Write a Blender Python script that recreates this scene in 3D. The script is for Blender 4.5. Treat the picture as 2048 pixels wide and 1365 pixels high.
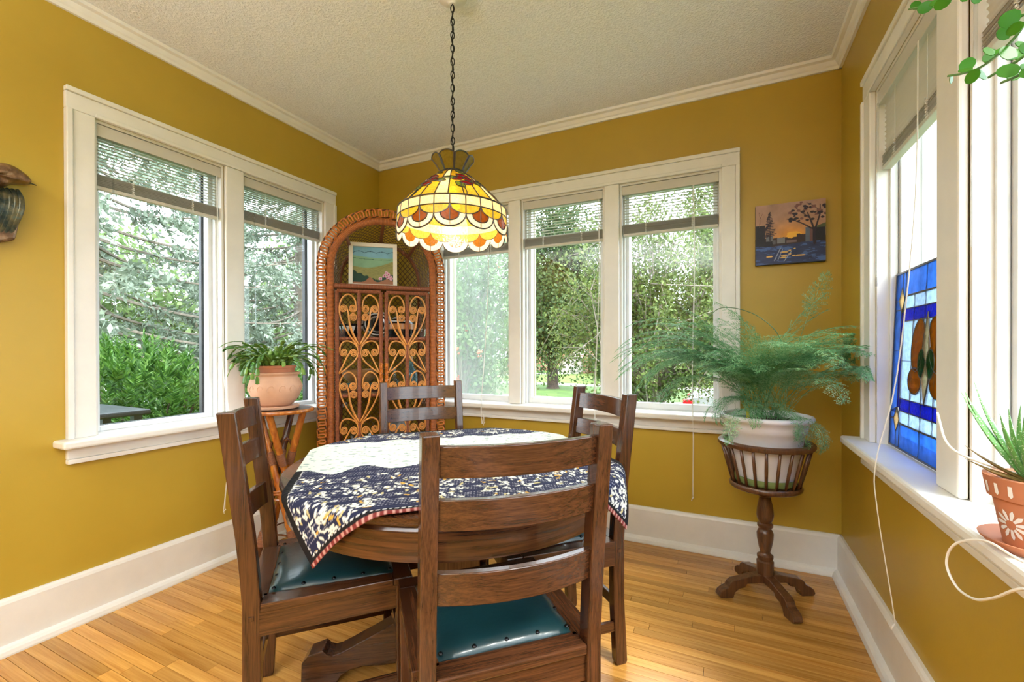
import bpy, math, random
import numpy as np
from mathutils import Vector, Matrix
PI = math.pi
random.seed(7)
rng = np.random.default_rng(7)
S = bpy.context.scene
COL = S.collection
for _o in list(bpy.data.objects):
    bpy.data.objects.remove(_o)

# ---------------------------------------------------------------- camera
cam_d = bpy.data.cameras.new('camera')
cam = bpy.data.objects.new('camera', cam_d)
COL.objects.link(cam)
cam_d.sensor_width = 36.0
cam_d.lens = 892.02 / 2048 * 36.0
cam_d.shift_y = 19.33 / 2048
cam_d.clip_start = 0.05
cam_d.clip_end = 400
CAM = Vector((2.316, -2.58, 1.0766))
_yaw, _pit, _rol = -0.4435, -0.0033, -0.0024
_fw = Vector((math.sin(_yaw) * math.cos(_pit), math.cos(_yaw) * math.cos(_pit), math.sin(_pit)))
_r = Vector((math.cos(_yaw), -math.sin(_yaw), 0))
_u = _r.cross(_fw)
_r2 = _r * math.cos(_rol) + _u * math.sin(_rol)
_u2 = -_r * math.sin(_rol) + _u * math.cos(_rol)
cam.matrix_world = Matrix(((_r2.x, _u2.x, -_fw.x, CAM.x), (_r2.y, _u2.y, -_fw.y, CAM.y), (_r2.z, _u2.z, -_fw.z, CAM.z), (0, 0, 0, 1)))
S.camera = cam

# ---------------------------------------------------------------- world, sun, large lights, exposure
world = bpy.data.worlds.new('world')
S.world = world
world.use_nodes = True
_bg = world.node_tree.nodes['Background']
_bg.inputs['Color'].default_value = (0.82, 0.915, 1.0, 1)
_bg.inputs['Strength'].default_value = 5.0
_sd = bpy.data.lights.new('sun', 'SUN')
_sd.energy = 3.2
_sd.angle = math.radians(14)
_sd.color = (1.0, 0.95, 0.86)
_sun = bpy.data.objects.new('sun', _sd)
COL.objects.link(_sun)
_sun.rotation_euler = (math.radians(38), 0, math.radians(62))      # high, from the street corner on the right
for _x, _y, _e in ((0.95, -3.75, 62), (2.2, -4.6, 100)):               # two added unseen fill lamps behind the camera, brightening ceiling and upper walls
    _ld = bpy.data.lights.new('fill_light', 'AREA')
    _ld.shape = 'DISK'
    _ld.size = 0.26
    _ld.energy = _e
    _ld.color = (0.88, 0.95, 1.0)
    _lo = bpy.data.objects.new('fill_light', _ld)
    COL.objects.link(_lo)
    _lo.location = (_x, _y, 1.70)
    _lo.rotation_euler = (math.pi, 0, 0)
S.view_settings.view_transform = 'Standard'
S.view_settings.look = 'None'
S.view_settings.gamma = 1.0
S.view_settings.use_curve_mapping = False
S.view_settings.exposure = 0.82
S.cycles.max_bounces = 8
S.cycles.transparent_max_bounces = 24
S.cycles.use_denoising = True
S.cycles.sample_clamp_indirect = 6.0
S.cycles.caustics_reflective = False
S.cycles.caustics_refractive = False

W = 2.82           # room width: left wall x=0, back wall y=0, right wall x=W
CEIL = 2.45

# ---------------------------------------------------------------- materials
def srgb(r, g, b):
    f = lambda c: (c / 255 / 12.92) if c / 255 <= 0.04045 else ((c / 255 + 0.055) / 1.055) ** 2.4
    return (f(r), f(g), f(b), 1.0)

MATS = {}
class NT:
    def __init__(s, name):
        s.m = bpy.data.materials.new(name)
        s.m.use_nodes = True
        s.t = s.m.node_tree
        s.t.nodes.clear()
        s.out = s.n('ShaderNodeOutputMaterial')
    def n(s, typ, **kw):
        nd = s.t.nodes.new(typ)
        for k, v in kw.items():
            if hasattr(nd, k):
                setattr(nd, k, v)
        return nd
    def l(s, a, b):
        s.t.links.new(a, b)
    def coords(s, kind='Object', scale=(1, 1, 1)):
        tc = s.n('ShaderNodeTexCoord')
        mp = s.n('ShaderNodeMapping')
        mp.inputs['Scale'].default_value = scale
        s.l(tc.outputs[kind], mp.inputs['Vector'])
        return mp.outputs['Vector']
    def noise(s, vec, scale=5, detail=4, rough=0.55, dist=0):
        nd = s.n('ShaderNodeTexNoise')
        nd.inputs['Scale'].default_value = scale
        nd.inputs['Detail'].default_value = detail
        nd.inputs['Roughness'].default_value = rough
        nd.inputs['Distortion'].default_value = dist
        s.l(vec, nd.inputs['Vector'])
        return nd.outputs['Fac']
    def ramp(s, fac, stops):
        nd = s.n('ShaderNodeValToRGB')
        cr = nd.color_ramp
        while len(cr.elements) < len(stops):
            cr.elements.new(0.5)
        for e, (p, c) in zip(cr.elements, stops):
            e.position = p
            e.color = c if len(c) == 4 else (*c, 1)
        s.l(fac, nd.inputs['Fac'])
        return nd.outputs['Color']
    def mix(s, fac, a, b, mode='MIX'):
        nd = s.n('ShaderNodeMix', data_type='RGBA', blend_type=mode)
        for sock, v in ((nd.inputs[0], fac), (nd.inputs[6], a), (nd.inputs[7], b)):
            if hasattr(v, 'is_linked') or isinstance(v, bpy.types.NodeSocket):
                s.l(v, sock)
            else:
                sock.default_value = v
        return nd.outputs[2]
    def bsdf(s, col, rough=0.5, metal=0, spec=0.5, bump=None, bstr=0.2, bdist=0.01, sheen=0, coat=0):
        b = s.n('ShaderNodeBsdfPrincipled')
        if isinstance(col, bpy.types.NodeSocket):
            s.l(col, b.inputs['Base Color'])
        else:
            b.inputs['Base Color'].default_value = col if len(col) == 4 else (*col, 1)
        if isinstance(rough, bpy.types.NodeSocket):
            s.l(rough, b.inputs['Roughness'])
        else:
            b.inputs['Roughness'].default_value = rough
        b.inputs['Metallic'].default_value = metal
        b.inputs['Specular IOR Level'].default_value = spec
        b.inputs['Sheen Weight'].default_value = sheen
        b.inputs['Coat Weight'].default_value = coat
        if bump is not None:
            bp = s.n('ShaderNodeBump')
            bp.inputs['Strength'].default_value = bstr
            bp.inputs['Distance'].default_value = bdist
            s.l(bump, bp.inputs['Height'])
            s.l(bp.outputs['Normal'], b.inputs['Normal'])
        return b.outputs['BSDF']
    def done(s, sh):
        s.l(sh, s.out.inputs['Surface'])
        MATS[s.m.name] = s.m
        return s.m

def plain(name, col, rough=0.5, metal=0, spec=0.5, var=0.08, vscale=12, bstr=0.0, bscale=40, coat=0):
    t = NT(name)
    c = col if len(col) == 4 else (*col, 1)
    v = t.coords('Object')
    f = t.noise(v, vscale, 3)
    d = tuple(x * (1 - var) for x in c[:3]) + (1,)
    u = tuple(min(1, x * (1 + var)) for x in c[:3]) + (1,)
    cc = t.ramp(f, [(0.3, d), (0.7, u)])
    bm = t.noise(v, bscale, 4) if bstr else None
    return t.done(t.bsdf(cc, rough, metal, spec, bm, bstr, 0.004, 0, coat))

def wood(name, dark, light, axis='z', rough=0.3, scale=1.0, spec=0.5, rnd=0.0, coat=0.0):
    t = NT(name)
    k = {'x': (2.2, 60, 60), 'y': (60, 2.2, 60), 'z': (60, 60, 2.2)}[axis]
    oi = t.n('ShaderNodeObjectInfo')
    tc = t.n('ShaderNodeTexCoord')
    ad = t.n('ShaderNodeVectorMath', operation='MULTIPLY_ADD')
    cb = t.n('ShaderNodeCombineXYZ')
    mu = t.n('ShaderNodeMath', operation='MULTIPLY')
    mu.inputs[1].default_value = 17.0
    t.l(oi.outputs['Random'], mu.inputs[0])
    for i in range(3):
        t.l(mu.outputs[0], cb.inputs[i])
    ad.inputs[1].default_value = tuple(x * scale for x in k)
    t.l(tc.outputs['Object'], ad.inputs[0])
    t.l(cb.outputs[0], ad.inputs[2])
    v = ad.outputs[0]
    f1 = t.noise(v, 1.0, 5, 0.6, 0.6)
    f2 = t.noise(v, 4.0, 3, 0.6)
    mid = tuple((a + b) / 2 for a, b in zip(dark, light))
    c = t.ramp(f1, [(0.30, dark), (0.5, mid), (0.68, light)])
    c = t.mix(0.35, c, t.ramp(f2, [(0.35, dark), (0.65, light)]))
    if rnd:
        hv = t.n('ShaderNodeHueSaturation')
        mr = t.n('ShaderNodeMapRange')
        mr.inputs['To Min'].default_value = 1 - rnd
        mr.inputs['To Max'].default_value = 1 + rnd
        t.l(oi.outputs['Random'], mr.inputs['Value'])
        t.l(mr.outputs[0], hv.inputs['Value'])
        t.l(c, hv.inputs['Color'])
        c = hv.outputs['Color']
    return t.done(t.bsdf(c, rough, 0, spec, f2, 0.06, 0.002, 0, coat))

def leafmat(name, cols, trans=0.45, rough=0.45, spec=0.3, nscale=6.0):
    t = NT(name)
    v = t.coords('Object')
    g = t.n('ShaderNodeNewGeometry')
    f = t.noise(v, nscale, 3)
    a = t.n('ShaderNodeMath', operation='MULTIPLY_ADD')
    a.inputs[1].default_value = 0.55
    t.l(g.outputs['Random Per Island'], a.inputs[0])
    m2 = t.n('ShaderNodeMath', operation='MULTIPLY')
    m2.inputs[1].default_value = 0.5
    t.l(f, m2.inputs[0])
    t.l(m2.outputs[0], a.inputs[2])
    c = t.ramp(a.outputs[0], [(i / (len(cols) - 1), (*k, 1)) for i, k in enumerate(cols)])
    b = t.bsdf(c, rough, 0, spec)
    tr = t.n('ShaderNodeBsdfTranslucent')
    t.l(c, tr.inputs['Color'])
    mx = t.n('ShaderNodeMixShader')
    mx.inputs[0].default_value = trans
    t.l(b, mx.inputs[1])
    t.l(tr.outputs[0], mx.inputs[2])
    return t.done(mx.outputs[0])

def wrapmat(name, a, b, period, rough=0.42):
    """cane or rattan wound round a core: rings along the length (UV u in metres)"""
    t = NT(name)
    uv = t.n('ShaderNodeTexCoord')
    sp = t.n('ShaderNodeSeparateXYZ')
    t.l(uv.outputs['UV'], sp.inputs[0])
    m = t.n('ShaderNodeMath', operation='MULTIPLY')
    m.inputs[1].default_value = 2 * PI / period
    t.l(sp.outputs['X'], m.inputs[0])
    s = t.n('ShaderNodeMath', operation='SINE')
    t.l(m.outputs[0], s.inputs[0])
    mr = t.n('ShaderNodeMapRange')
    mr.inputs['From Min'].default_value = -1
    t.l(s.outputs[0], mr.inputs['Value'])
    nz = t.noise(t.coords('Object'), 55, 3)
    c = t.ramp(mr.outputs[0], [(0.0, tuple(x * 0.45 for x in a[:3])), (0.3, a), (1.0, b)])
    c = t.mix(0.35, c, t.ramp(nz, [(0.3, a), (0.7, b)]))
    return t.done(t.bsdf(c, rough, 0, 0.5, mr.outputs[0], 0.5, 0.003))

def glassmat(name, tint=(0.97, 0.985, 0.98), haze=0.0, refl=1.0):
    t = NT(name)
    tr = t.n('ShaderNodeBsdfTransparent')
    tr.inputs[0].default_value = (*tint, 1)
    gl = t.n('ShaderNodeBsdfGlossy')
    gl.inputs['Roughness'].default_value = 0.02
    lw = t.n('ShaderNodeLayerWeight')
    lw.inputs['Blend'].default_value = 0.5
    pw = t.n('ShaderNodeMath', operation='POWER')
    pw.inputs[1].default_value = 4.0
    t.l(lw.outputs['Facing'], pw.inputs[0])
    mu = t.n('ShaderNodeMath', operation='MULTIPLY_ADD')
    mu.inputs[1].default_value = 0.30 * refl
    mu.inputs[2].default_value = 0.022 * refl
    t.l(pw.outputs[0], mu.inputs[0])
    mx = t.n('ShaderNodeMixShader')
    t.l(mu.outputs[0], mx.inputs[0])
    t.l(tr.outputs[0], mx.inputs[1])
    t.l(gl.outputs[0], mx.inputs[2])
    o = mx.outputs[0]
    if haze:
        tl = t.n('ShaderNodeBsdfTranslucent')
        tl.inputs[0].default_value = (0.9, 0.92, 0.9, 1)
        m2 = t.n('ShaderNodeMixShader')
        nz = t.noise(t.coords('Object'), 3, 3)
        mr = t.n('ShaderNodeMapRange')
        mr.inputs['To Min'].default_value = haze * 0.6
        mr.inputs['To Max'].default_value = haze * 1.4
        t.l(nz, mr.inputs['Value'])
        t.l(mr.outputs[0], m2.inputs[0])
        t.l(o, m2.inputs[1])
        t.l(tl.outputs[0], m2.inputs[2])
        o = m2.outputs[0]
    return t.done(o)

def artglass(name, col, trans=0.5, clear=0.2, bstr=0.4, bscale=120):
    """coloured stained glass: lets light through, tints it, glossy rippled face"""
    t = NT(name)
    nz = t.noise(t.coords('Object'), bscale, 2)
    d = tuple(x * 0.72 for x in col) + (1,)
    c = t.ramp(nz, [(0.3, d), (0.65, (*col, 1))])
    b = t.bsdf(c, 0.12, 0, 0.5, nz, bstr, 0.004)
    tl = t.n('ShaderNodeBsdfTranslucent')
    t.l(c, tl.inputs['Color'])
    tr = t.n('ShaderNodeBsdfTransparent')
    t.l(c, tr.inputs['Color'])
    m1 = t.n('ShaderNodeMixShader')
    m1.inputs[0].default_value = trans
    t.l(b, m1.inputs[1])
    t.l(tl.outputs[0], m1.inputs[2])
    m2 = t.n('ShaderNodeMixShader')
    m2.inputs[0].default_value = clear
    t.l(m1.outputs[0], m2.inputs[1])
    t.l(tr.outputs[0], m2.inputs[2])
    return t.done(m2.outputs[0])

def printmat(name, rough=0.6, spec=0.3, bstr=0.0, bscale=300, sheen=0.0):
    """flat print: colours come from the mesh's 'print' colour attribute"""
    t = NT(name)
    at = t.n('ShaderNodeVertexColor', layer_name='print')
    bm = t.noise(t.coords('Object'), bscale, 3) if bstr else None
    return t.done(t.bsdf(at.outputs['Color'], rough, 0, spec, bm, bstr, 0.003, sheen))

# ---------------------------------------------------------------- mesh helpers
class MB:
    def __init__(s):
        s.v, s.f, s.uv = [], [], []
    def add(s, vs, fs, uvs=None):
        o = len(s.v)
        s.v.extend(tuple(p) for p in vs)
        s.f.extend(tuple(i + o for i in f) for f in fs)
        s.uv.extend(uvs if uvs is not None else [[(0, 0)] * len(f) for f in fs])
        return s
    def box(s, x0, x1, y0, y1, z0, z1):
        if x0 > x1: x0, x1 = x1, x0
        if y0 > y1: y0, y1 = y1, y0
        if z0 > z1: z0, z1 = z1, z0
        vs = [(x, y, z) for z in (z0, z1) for y in (y0, y1) for x in (x0, x1)]
        return s.add(vs, [(0, 2, 3, 1), (4, 5, 7, 6), (0, 1, 5, 4), (2, 6, 7, 3), (0, 4, 6, 2), (1, 3, 7, 5)])
    def hexa(s, p8):
        return s.add(p8, [(0, 2, 3, 1), (4, 5, 7, 6), (0, 1, 5, 4), (2, 6, 7, 3), (0, 4, 6, 2), (1, 3, 7, 5)])
    def tube(s, pts, r, n=8, closed=False, cap=True, flat=None):
        pts = [Vector(p) for p in pts]
        m = len(pts)
        rr = r if hasattr(r, '__len__') else [r] * m
        L = [0.0]
        for i in range(1, m + (1 if closed else 0)):
            L.append(L[-1] + (pts[i % m] - pts[i - 1]).length)
        vs, up = [], None
        for i in range(m):
            a = pts[(i - 1) % m] if (closed or i > 0) else pts[i]
            b = pts[(i + 1) % m] if (closed or i < m - 1) else pts[i]
            t = (b - a)
            t = t.normalized() if t.length > 1e-9 else Vector((0, 0, 1))
            if up is None:
                up = Vector((0, 0, 1)) if abs(t.z) < 0.9 else Vector((1, 0, 0))
            x = up.cross(t)
            if x.length < 1e-6:
                x = Vector((1, 0, 0)).cross(t)
            x.normalize()
            y = t.cross(x).normalized()
            up = y
            for k in range(n):
                an = 2 * PI * k / n
                fx, fy = (1, 1) if flat is None else flat
                vs.append(pts[i] + x * (math.cos(an) * rr[i] * fx) + y * (math.sin(an) * rr[i] * fy))
        fs, uvs = [], []
        for i in range(m if closed else m - 1):
            j = (i + 1) % m
            for k in range(n):
                k2 = (k + 1) % n
                fs.append((i * n + k, i * n + k2, j * n + k2, j * n + k))
                uvs.append([(L[i], k / n), (L[i], (k + 1) / n), (L[i + 1], (k + 1) / n), (L[i + 1], k / n)])
        if cap and not closed:
            fs.append(tuple(range(n))[::-1])
            uvs.append([(0, 0)] * n)
            fs.append(tuple((m - 1) * n + k for k in range(n)))
            uvs.append([(L[-1], 0)] * n)
        return s.add(vs, fs, uvs)
    def lathe(s, prof, n=32, c=(0, 0, 0), a0=0, a1=2 * PI):
        full = abs(a1 - a0 - 2 * PI) < 1e-6
        m = len(prof)
        vs = []
        cnt = n if full else n + 1
        for i in range(cnt):
            a = a0 + (a1 - a0) * i / n
            for (r, z) in prof:
                vs.append((c[0] + r * math.cos(a), c[1] + r * math.sin(a), c[2] + z))
        fs = []
        for i in range(n):
            j = (i + 1) % cnt
            for k in range(m - 1):
                q = (i * m + k, j * m + k, j * m + k + 1, i * m + k + 1)
                fs.append(q)
        return s.add(vs, fs)
    def prism(s, outline, z0, z1, ax='z'):
        """extrude a polygon (list of 2-D points) along an axis"""
        n = len(outline)
        def mk(p, t):
            return {'z': (p[0], p[1], t), 'y': (p[0], t, p[1]), 'x': (t, p[0], p[1])}[ax]
        vs = [mk(p, z0) for p in outline] + [mk(p, z1) for p in outline]
        fs = [tuple(range(n))[::-1], tuple(range(n, 2 * n))]
        fs += [(i, (i + 1) % n, (i + 1) % n + n, i + n) for i in range(n)]
        return s.add(vs, fs)
    def mesh(s, name):
        me = bpy.data.meshes.new(name)
        me.from_pydata(s.v, [], s.f)
        if any(any(c != (0, 0) for c in u) for u in s.uv):
            ul = me.uv_layers.new(name='UVMap')
            flat = [x for u in s.uv for c in u for x in c]
            if len(flat) == 2 * len(me.loops):
                ul.data.foreach_set('uv', flat)
        return me
    def build(s, name, mat, parent=None, smooth=False, bevel=0, seg=2, loc=None, rot=None, angle=40, fixn=True):
        me = s.mesh(name)
        return link(name, me, mat, parent, smooth, bevel, seg, loc, rot, angle, fixn)

import bmesh
def link(name, me, mat, parent=None, smooth=False, bevel=0, seg=2, loc=None, rot=None, angle=40, fixn=True):
    if fixn and len(me.polygons) < 60000:
        bm = bmesh.new()
        bm.from_mesh(me)
        bmesh.ops.recalc_face_normals(bm, faces=bm.faces)
        bm.to_mesh(me)
        bm.free()
    if mat is not None:
        me.materials.append(MATS[mat] if isinstance(mat, str) else mat)
    if smooth:
        me.polygons.foreach_set('use_smooth', [True] * len(me.polygons))
    o = bpy.data.objects.new(name, me)
    COL.objects.link(o)
    if parent is not None:
        o.parent = parent
    if loc is not None:
        o.location = loc
    if rot is not None:
        o.rotation_euler = rot
    if bevel:
        b = o.modifiers.new('bevel', 'BEVEL')
        b.width = bevel
        b.segments = seg
        b.limit_method = 'ANGLE'
        b.angle_limit = math.radians(35)
    if smooth and angle:
        try:
            me.set_sharp_from_angle(angle=math.radians(angle))
        except Exception:
            pass
    return o

def empty(name, loc=(0, 0, 0), rz=0.0, parent=None):
    o = bpy.data.objects.new(name, None)
    o.empty_display_size = 0.1
    COL.objects.link(o)
    o.location = loc
    o.rotation_euler = (0, 0, rz)
    if parent is not None:
        o.parent = parent
    return o

def tag(o, label=None, cat=None, group=None, kind=None):
    if label: o['label'] = label
    if cat: o['category'] = cat
    if group: o['group'] = group
    if kind: o['kind'] = kind
    return o

def copy_obj(o, parent=None, loc=None, rot=None, scale=None):
    c = o.copy()
    COL.objects.link(c)
    if parent is not None:
        c.parent = parent
    if loc is not None:
        c.location = loc
    if rot is not None:
        c.rotation_euler = rot
    if scale is not None:
        c.scale = scale
    return c

def copy_tree(o, loc=None, rz=None, parent=None):
    c = o.copy()
    COL.objects.link(c)
    c.parent = parent
    if loc is not None: c.location = loc
    if rz is not None: c.rotation_euler = (0, 0, rz)
    for ch in list(o.children):
        if ch is not c:
            copy_tree(ch, parent=c)
    return c

def quads_obj(name, V, F, mat, parent=None, cols=None, smooth=False):
    """V (n,3) array, F (m,4) array -> one mesh object, fast"""
    me = bpy.data.meshes.new(name)
    nv, nf = len(V), len(F)
    k = F.shape[1]
    me.vertices.add(nv)
    me.vertices.foreach_set('co', np.asarray(V, dtype=np.float32).ravel())
    me.loops.add(nf * k)
    me.loops.foreach_set('vertex_index', np.asarray(F, dtype=np.int32).ravel())
    me.polygons.add(nf)
    me.polygons.foreach_set('loop_start', np.arange(0, nf * k, k, dtype=np.int32))
    me.polygons.foreach_set('loop_total', np.full(nf, k, dtype=np.int32))
    me.update(calc_edges=True)
    me.validate()
    if cols is not None:
        ca = me.color_attributes.new('print', 'FLOAT_COLOR', 'POINT')
        c4 = np.ones((nv, 4), dtype=np.float32)
        c4[:, :3] = cols
        ca.data.foreach_set('color', c4.ravel())
    return link(name, me, mat, parent, smooth, angle=0, fixn=False)

def leaves_obj(name, P, D, L, Wd, mat, parent=None, droop=0.0, nrm=None):
    """diamond leaves: base P, direction D, length L, width Wd"""
    P = np.asarray(P, float)
    D = np.asarray(D, float)
    n = len(P)
    L = np.broadcast_to(np.asarray(L, float), (n,))
    Wd = np.broadcast_to(np.asarray(Wd, float), (n,))
    D = D / np.maximum(np.linalg.norm(D, axis=1, keepdims=True), 1e-9)
    if nrm is None:
        nrm = rng.normal(size=(n, 3))
    X = np.cross(D, nrm)
    X /= np.maximum(np.linalg.norm(X, axis=1, keepdims=True), 1e-9)
    mid = P + D * (L * 0.45)[:, None]
    tip = P + D * L[:, None]
    tip[:, 2] -= droop * L
    V = np.stack([P, mid + X * (Wd / 2)[:, None], tip, mid - X * (Wd / 2)[:, None]], 1).reshape(-1, 3)
    F = np.arange(4 * n).reshape(n, 4)
    return quads_obj(name, V, F, mat, parent)

def picture(name, w, h, nx, ny, fn, mat, parent, flip=None):
    """flat printed sheet in local x (0..w), z (0..h) at y=0; fn(U,V)->rgb linear, V up"""
    U, V = np.meshgrid(np.linspace(0, 1, nx), np.linspace(0, 1, ny))
    rgb = fn(U, V)
    P = np.stack([U * w, np.zeros_like(U), V * h], -1).reshape(-1, 3)
    idx = np.arange(nx * ny).reshape(ny, nx)
    F = np.stack([idx[:-1, :-1], idx[:-1, 1:], idx[1:, 1:], idx[1:, :-1]], -1).reshape(-1, 4)
    return quads_obj(name, P, F, mat, parent, cols=rgb.reshape(-1, 3))

def lin(r, g, b):
    return np.array(srgb(r, g, b)[:3])

def vnoise(U, V, sc, seed=0, octv=3):
    """smooth value noise 0..1 on arrays"""
    out = np.zeros_like(U)
    amp, tot = 1.0, 0.0
    for o in range(octv):
        g = np.random.default_rng(seed + o * 13).random((67, 67))
        x = (U * sc * 2 ** o) % 66
        y = (V * sc * 2 ** o) % 66
        xi, yi = x.astype(int), y.astype(int)
        fx, fy = x - xi, y - yi
        fx = fx * fx * (3 - 2 * fx)
        fy = fy * fy * (3 - 2 * fy)
        a = g[yi, xi] * (1 - fx) + g[yi, xi + 1] * fx
        b = g[yi + 1, xi] * (1 - fx) + g[yi + 1, xi + 1] * fx
        out += amp * (a * (1 - fy) + b * fy)
        tot += amp
        amp *= 0.5
    return out / tot

def bez(p0, p1, p2, p3, n=12):
    p0, p1, p2, p3 = map(Vector, (p0, p1, p2, p3))
    o = []
    for i in range(n + 1):
        t = i / n
        o.append(p0 * (1 - t) ** 3 + p1 * 3 * t * (1 - t) ** 2 + p2 * 3 * t * t * (1 - t) + p3 * t ** 3)
    return o

def smoothpath(pts, n=6):
    """Catmull-Rom through points"""
    P = [Vector(p) for p in pts]
    P = [P[0] * 2 - P[1]] + P + [P[-1] * 2 - P[-2]]
    o = []
    for i in range(1, len(P) - 2):
        for k in range(n):
            t = k / n
            a, b, c, d = P[i - 1], P[i], P[i + 1], P[i + 2]
            o.append(0.5 * ((2 * b) + (c - a) * t + (2 * a - 5 * b + 4 * c - d) * t * t + (3 * b - a - 3 * c + d) * t ** 3))
    o.append(P[-2])
    return o

# shared materials -------------------------------------------------
def _wall():
    t = NT('wall_paint')
    v = t.coords('Object')
    f = t.noise(v, 2.2, 4)
    c = t.ramp(f, [(0.3, (0.435, 0.283, 0.026, 1)), (0.7, (0.490, 0.322, 0.034, 1))])
    b = t.noise(v, 90, 3)
    return t.done(t.bsdf(c, 0.42, 0, 0.5, b, 0.06, 0.003))
_wall()
plain('trim_white', (0.80, 0.775, 0.735), 0.35, var=0.03, bstr=0.05)
plain('sash_white', (0.78, 0.79, 0.80), 0.4, var=0.05, bstr=0.08)
def _ceil():
    t = NT('ceiling_stipple')
    v = t.coords('Object')
    b = t.noise(v, 95, 3, 0.65)
    r = t.ramp(b, [(0.42, (0, 0, 0)), (0.62, (1, 1, 1))])
    c = t.ramp(b, [(0.30, (0.78, 0.78, 0.785)), (0.5, (0.92, 0.92, 0.925))])
    return t.done(t.bsdf(c, 0.8, 0, 0.2, r, 0.6, 0.006))
_ceil()
wood('floor_maple', (0.40, 0.165, 0.028, 1), (0.68, 0.36, 0.09, 1), 'x', 0.22, 0.6, 0.5, 0.22)
for _a in 'xyz':
    wood('oak_' + _a, (0.014, 0.005, 0.003, 1), (0.118, 0.042, 0.016, 1), _a, 0.24, 2.0, 0.55, 0.05, 0.25)
plain('leather_green', (0.006, 0.032, 0.040), 0.32, var=0.25, vscale=6, bstr=0.12, bscale=60, coat=0.2)
plain('tack_black', (0.012, 0.012, 0.014), 0.22, 0.8)
leafmat('slat_white', [(0.66, 0.62, 0.55), (0.72, 0.68, 0.61)], 0.14, 0.45, 0.4, 2)
plain('cord_white', (0.84, 0.83, 0.80), 0.7, var=0.03)
plain('iron_black', (0.02, 0.018, 0.016), 0.45, 0.7)
plain('dark_frame', (0.016, 0.014, 0.017), 0.4)
plain('cream_frame', (0.62, 0.54, 0.38), 0.5)
glassmat('window_glass')
glassmat('hazy_glass', haze=0.09)  # glass with a faint uneven whitish haze mixed in

def oak_ring():
    """oak bent round a rim: grain runs along the circumference"""
    t = NT('oak_ring')
    tc = t.n('ShaderNodeTexCoord')
    sp = t.n('ShaderNodeSeparateXYZ')
    t.l(tc.outputs['Object'], sp.inputs[0])
    at = t.n('ShaderNodeMath', operation='ARCTAN2')
    t.l(sp.outputs['Y'], at.inputs[0]); t.l(sp.outputs['X'], at.inputs[1])
    cbn = t.n('ShaderNodeCombineXYZ')
    m1 = t.n('ShaderNodeMath', operation='MULTIPLY'); m1.inputs[1].default_value = 2.4
    m2 = t.n('ShaderNodeMath', operation='MULTIPLY'); m2.inputs[1].default_value = 110
    t.l(at.outputs[0], m1.inputs[0]); t.l(sp.outputs['Z'], m2.inputs[0])
    t.l(m1.outputs[0], cbn.inputs[0]); t.l(m2.outputs[0], cbn.inputs[1])
    f = t.noise(cbn.outputs[0], 1.0, 5, 0.6, 0.6)
    c = t.ramp(f, [(0.3, (0.014, 0.005, 0.003)), (0.7, (0.118, 0.042, 0.016))])
    t.done(t.bsdf(c, 0.26, 0, 0.55, f, 0.06, 0.002, 0, 0.25))
oak_ring()
# ================================================================ the room
def wm(wall, s, d, z):
    """point on a wall: s along it, d outward depth, z up"""
    if wall == 'left':  return (-d, s, z)
    if wall == 'back':  return (s, d, z)
    return (W + d, s, z)
def wbox(mb, wall, s0, s1, d0, d1, z0, z1):
    a = wm(wall, s0, d0, z0)
    b = wm(wall, s1, d1, z1)
    return mb.box(a[0], b[0], a[1], b[1], a[2], b[2])

Z0, Z1 = 0.73, 2.02
REAR = -6.5
WIN = {
    'left': dict(n=1, out=(-1.76, -0.43), op=[(-1.67, -1.146), (-1.05, -0.515)]),
    'back': dict(n=2, out=(0.455, 2.391), op=[(0.54, 1.078), (1.158, 1.69), (1.777, 2.306)]),
    'right': dict(n=3, out=(-3.26, -0.44), op=[(-1.10, -0.53), (-1.79, -1.22), (-2.48, -1.91), (-3.17, -2.60)]),
}
T = 0.17
def make_wall(wall, s0, s1):
    w = WIN[wall]
    a, b = min(o[0] for o in w['op']), max(o[1] for o in w['op'])
    mb = MB()
    wbox(mb, wall, s0, a, 0, T, -0.1, CEIL + 0.05)
    wbox(mb, wall, b, s1, 0, T, -0.1, CEIL + 0.05)
    wbox(mb, wall, a, b, 0, T, -0.1, Z0 - 0.03)
    wbox(mb, wall, a, b, 0, T, Z1, CEIL + 0.05)
    ops = sorted(w['op'])
    for p, q in zip(ops[:-1], ops[1:]):
        wbox(mb, wall, p[1], q[0], 0.005, T, Z0 - 0.03, Z1)
    return tag(mb.build('wall_' + wall, 'wall_paint'), kind='structure')
make_wall('left', REAR, 0)
make_wall('back', -T, W + T)
make_wall('right', REAR, 0)
mb = MB(); mb.box(-T, W + T, REAR - T, REAR, -0.1, CEIL + 0.05)
tag(mb.build('wall_rear', 'wall_paint'), kind='structure')
mb = MB(); mb.box(-T, W + T, REAR - T, T, CEIL, CEIL + 0.12)
tag(mb.build('ceiling', 'ceiling_stipple'), kind='structure')

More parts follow.
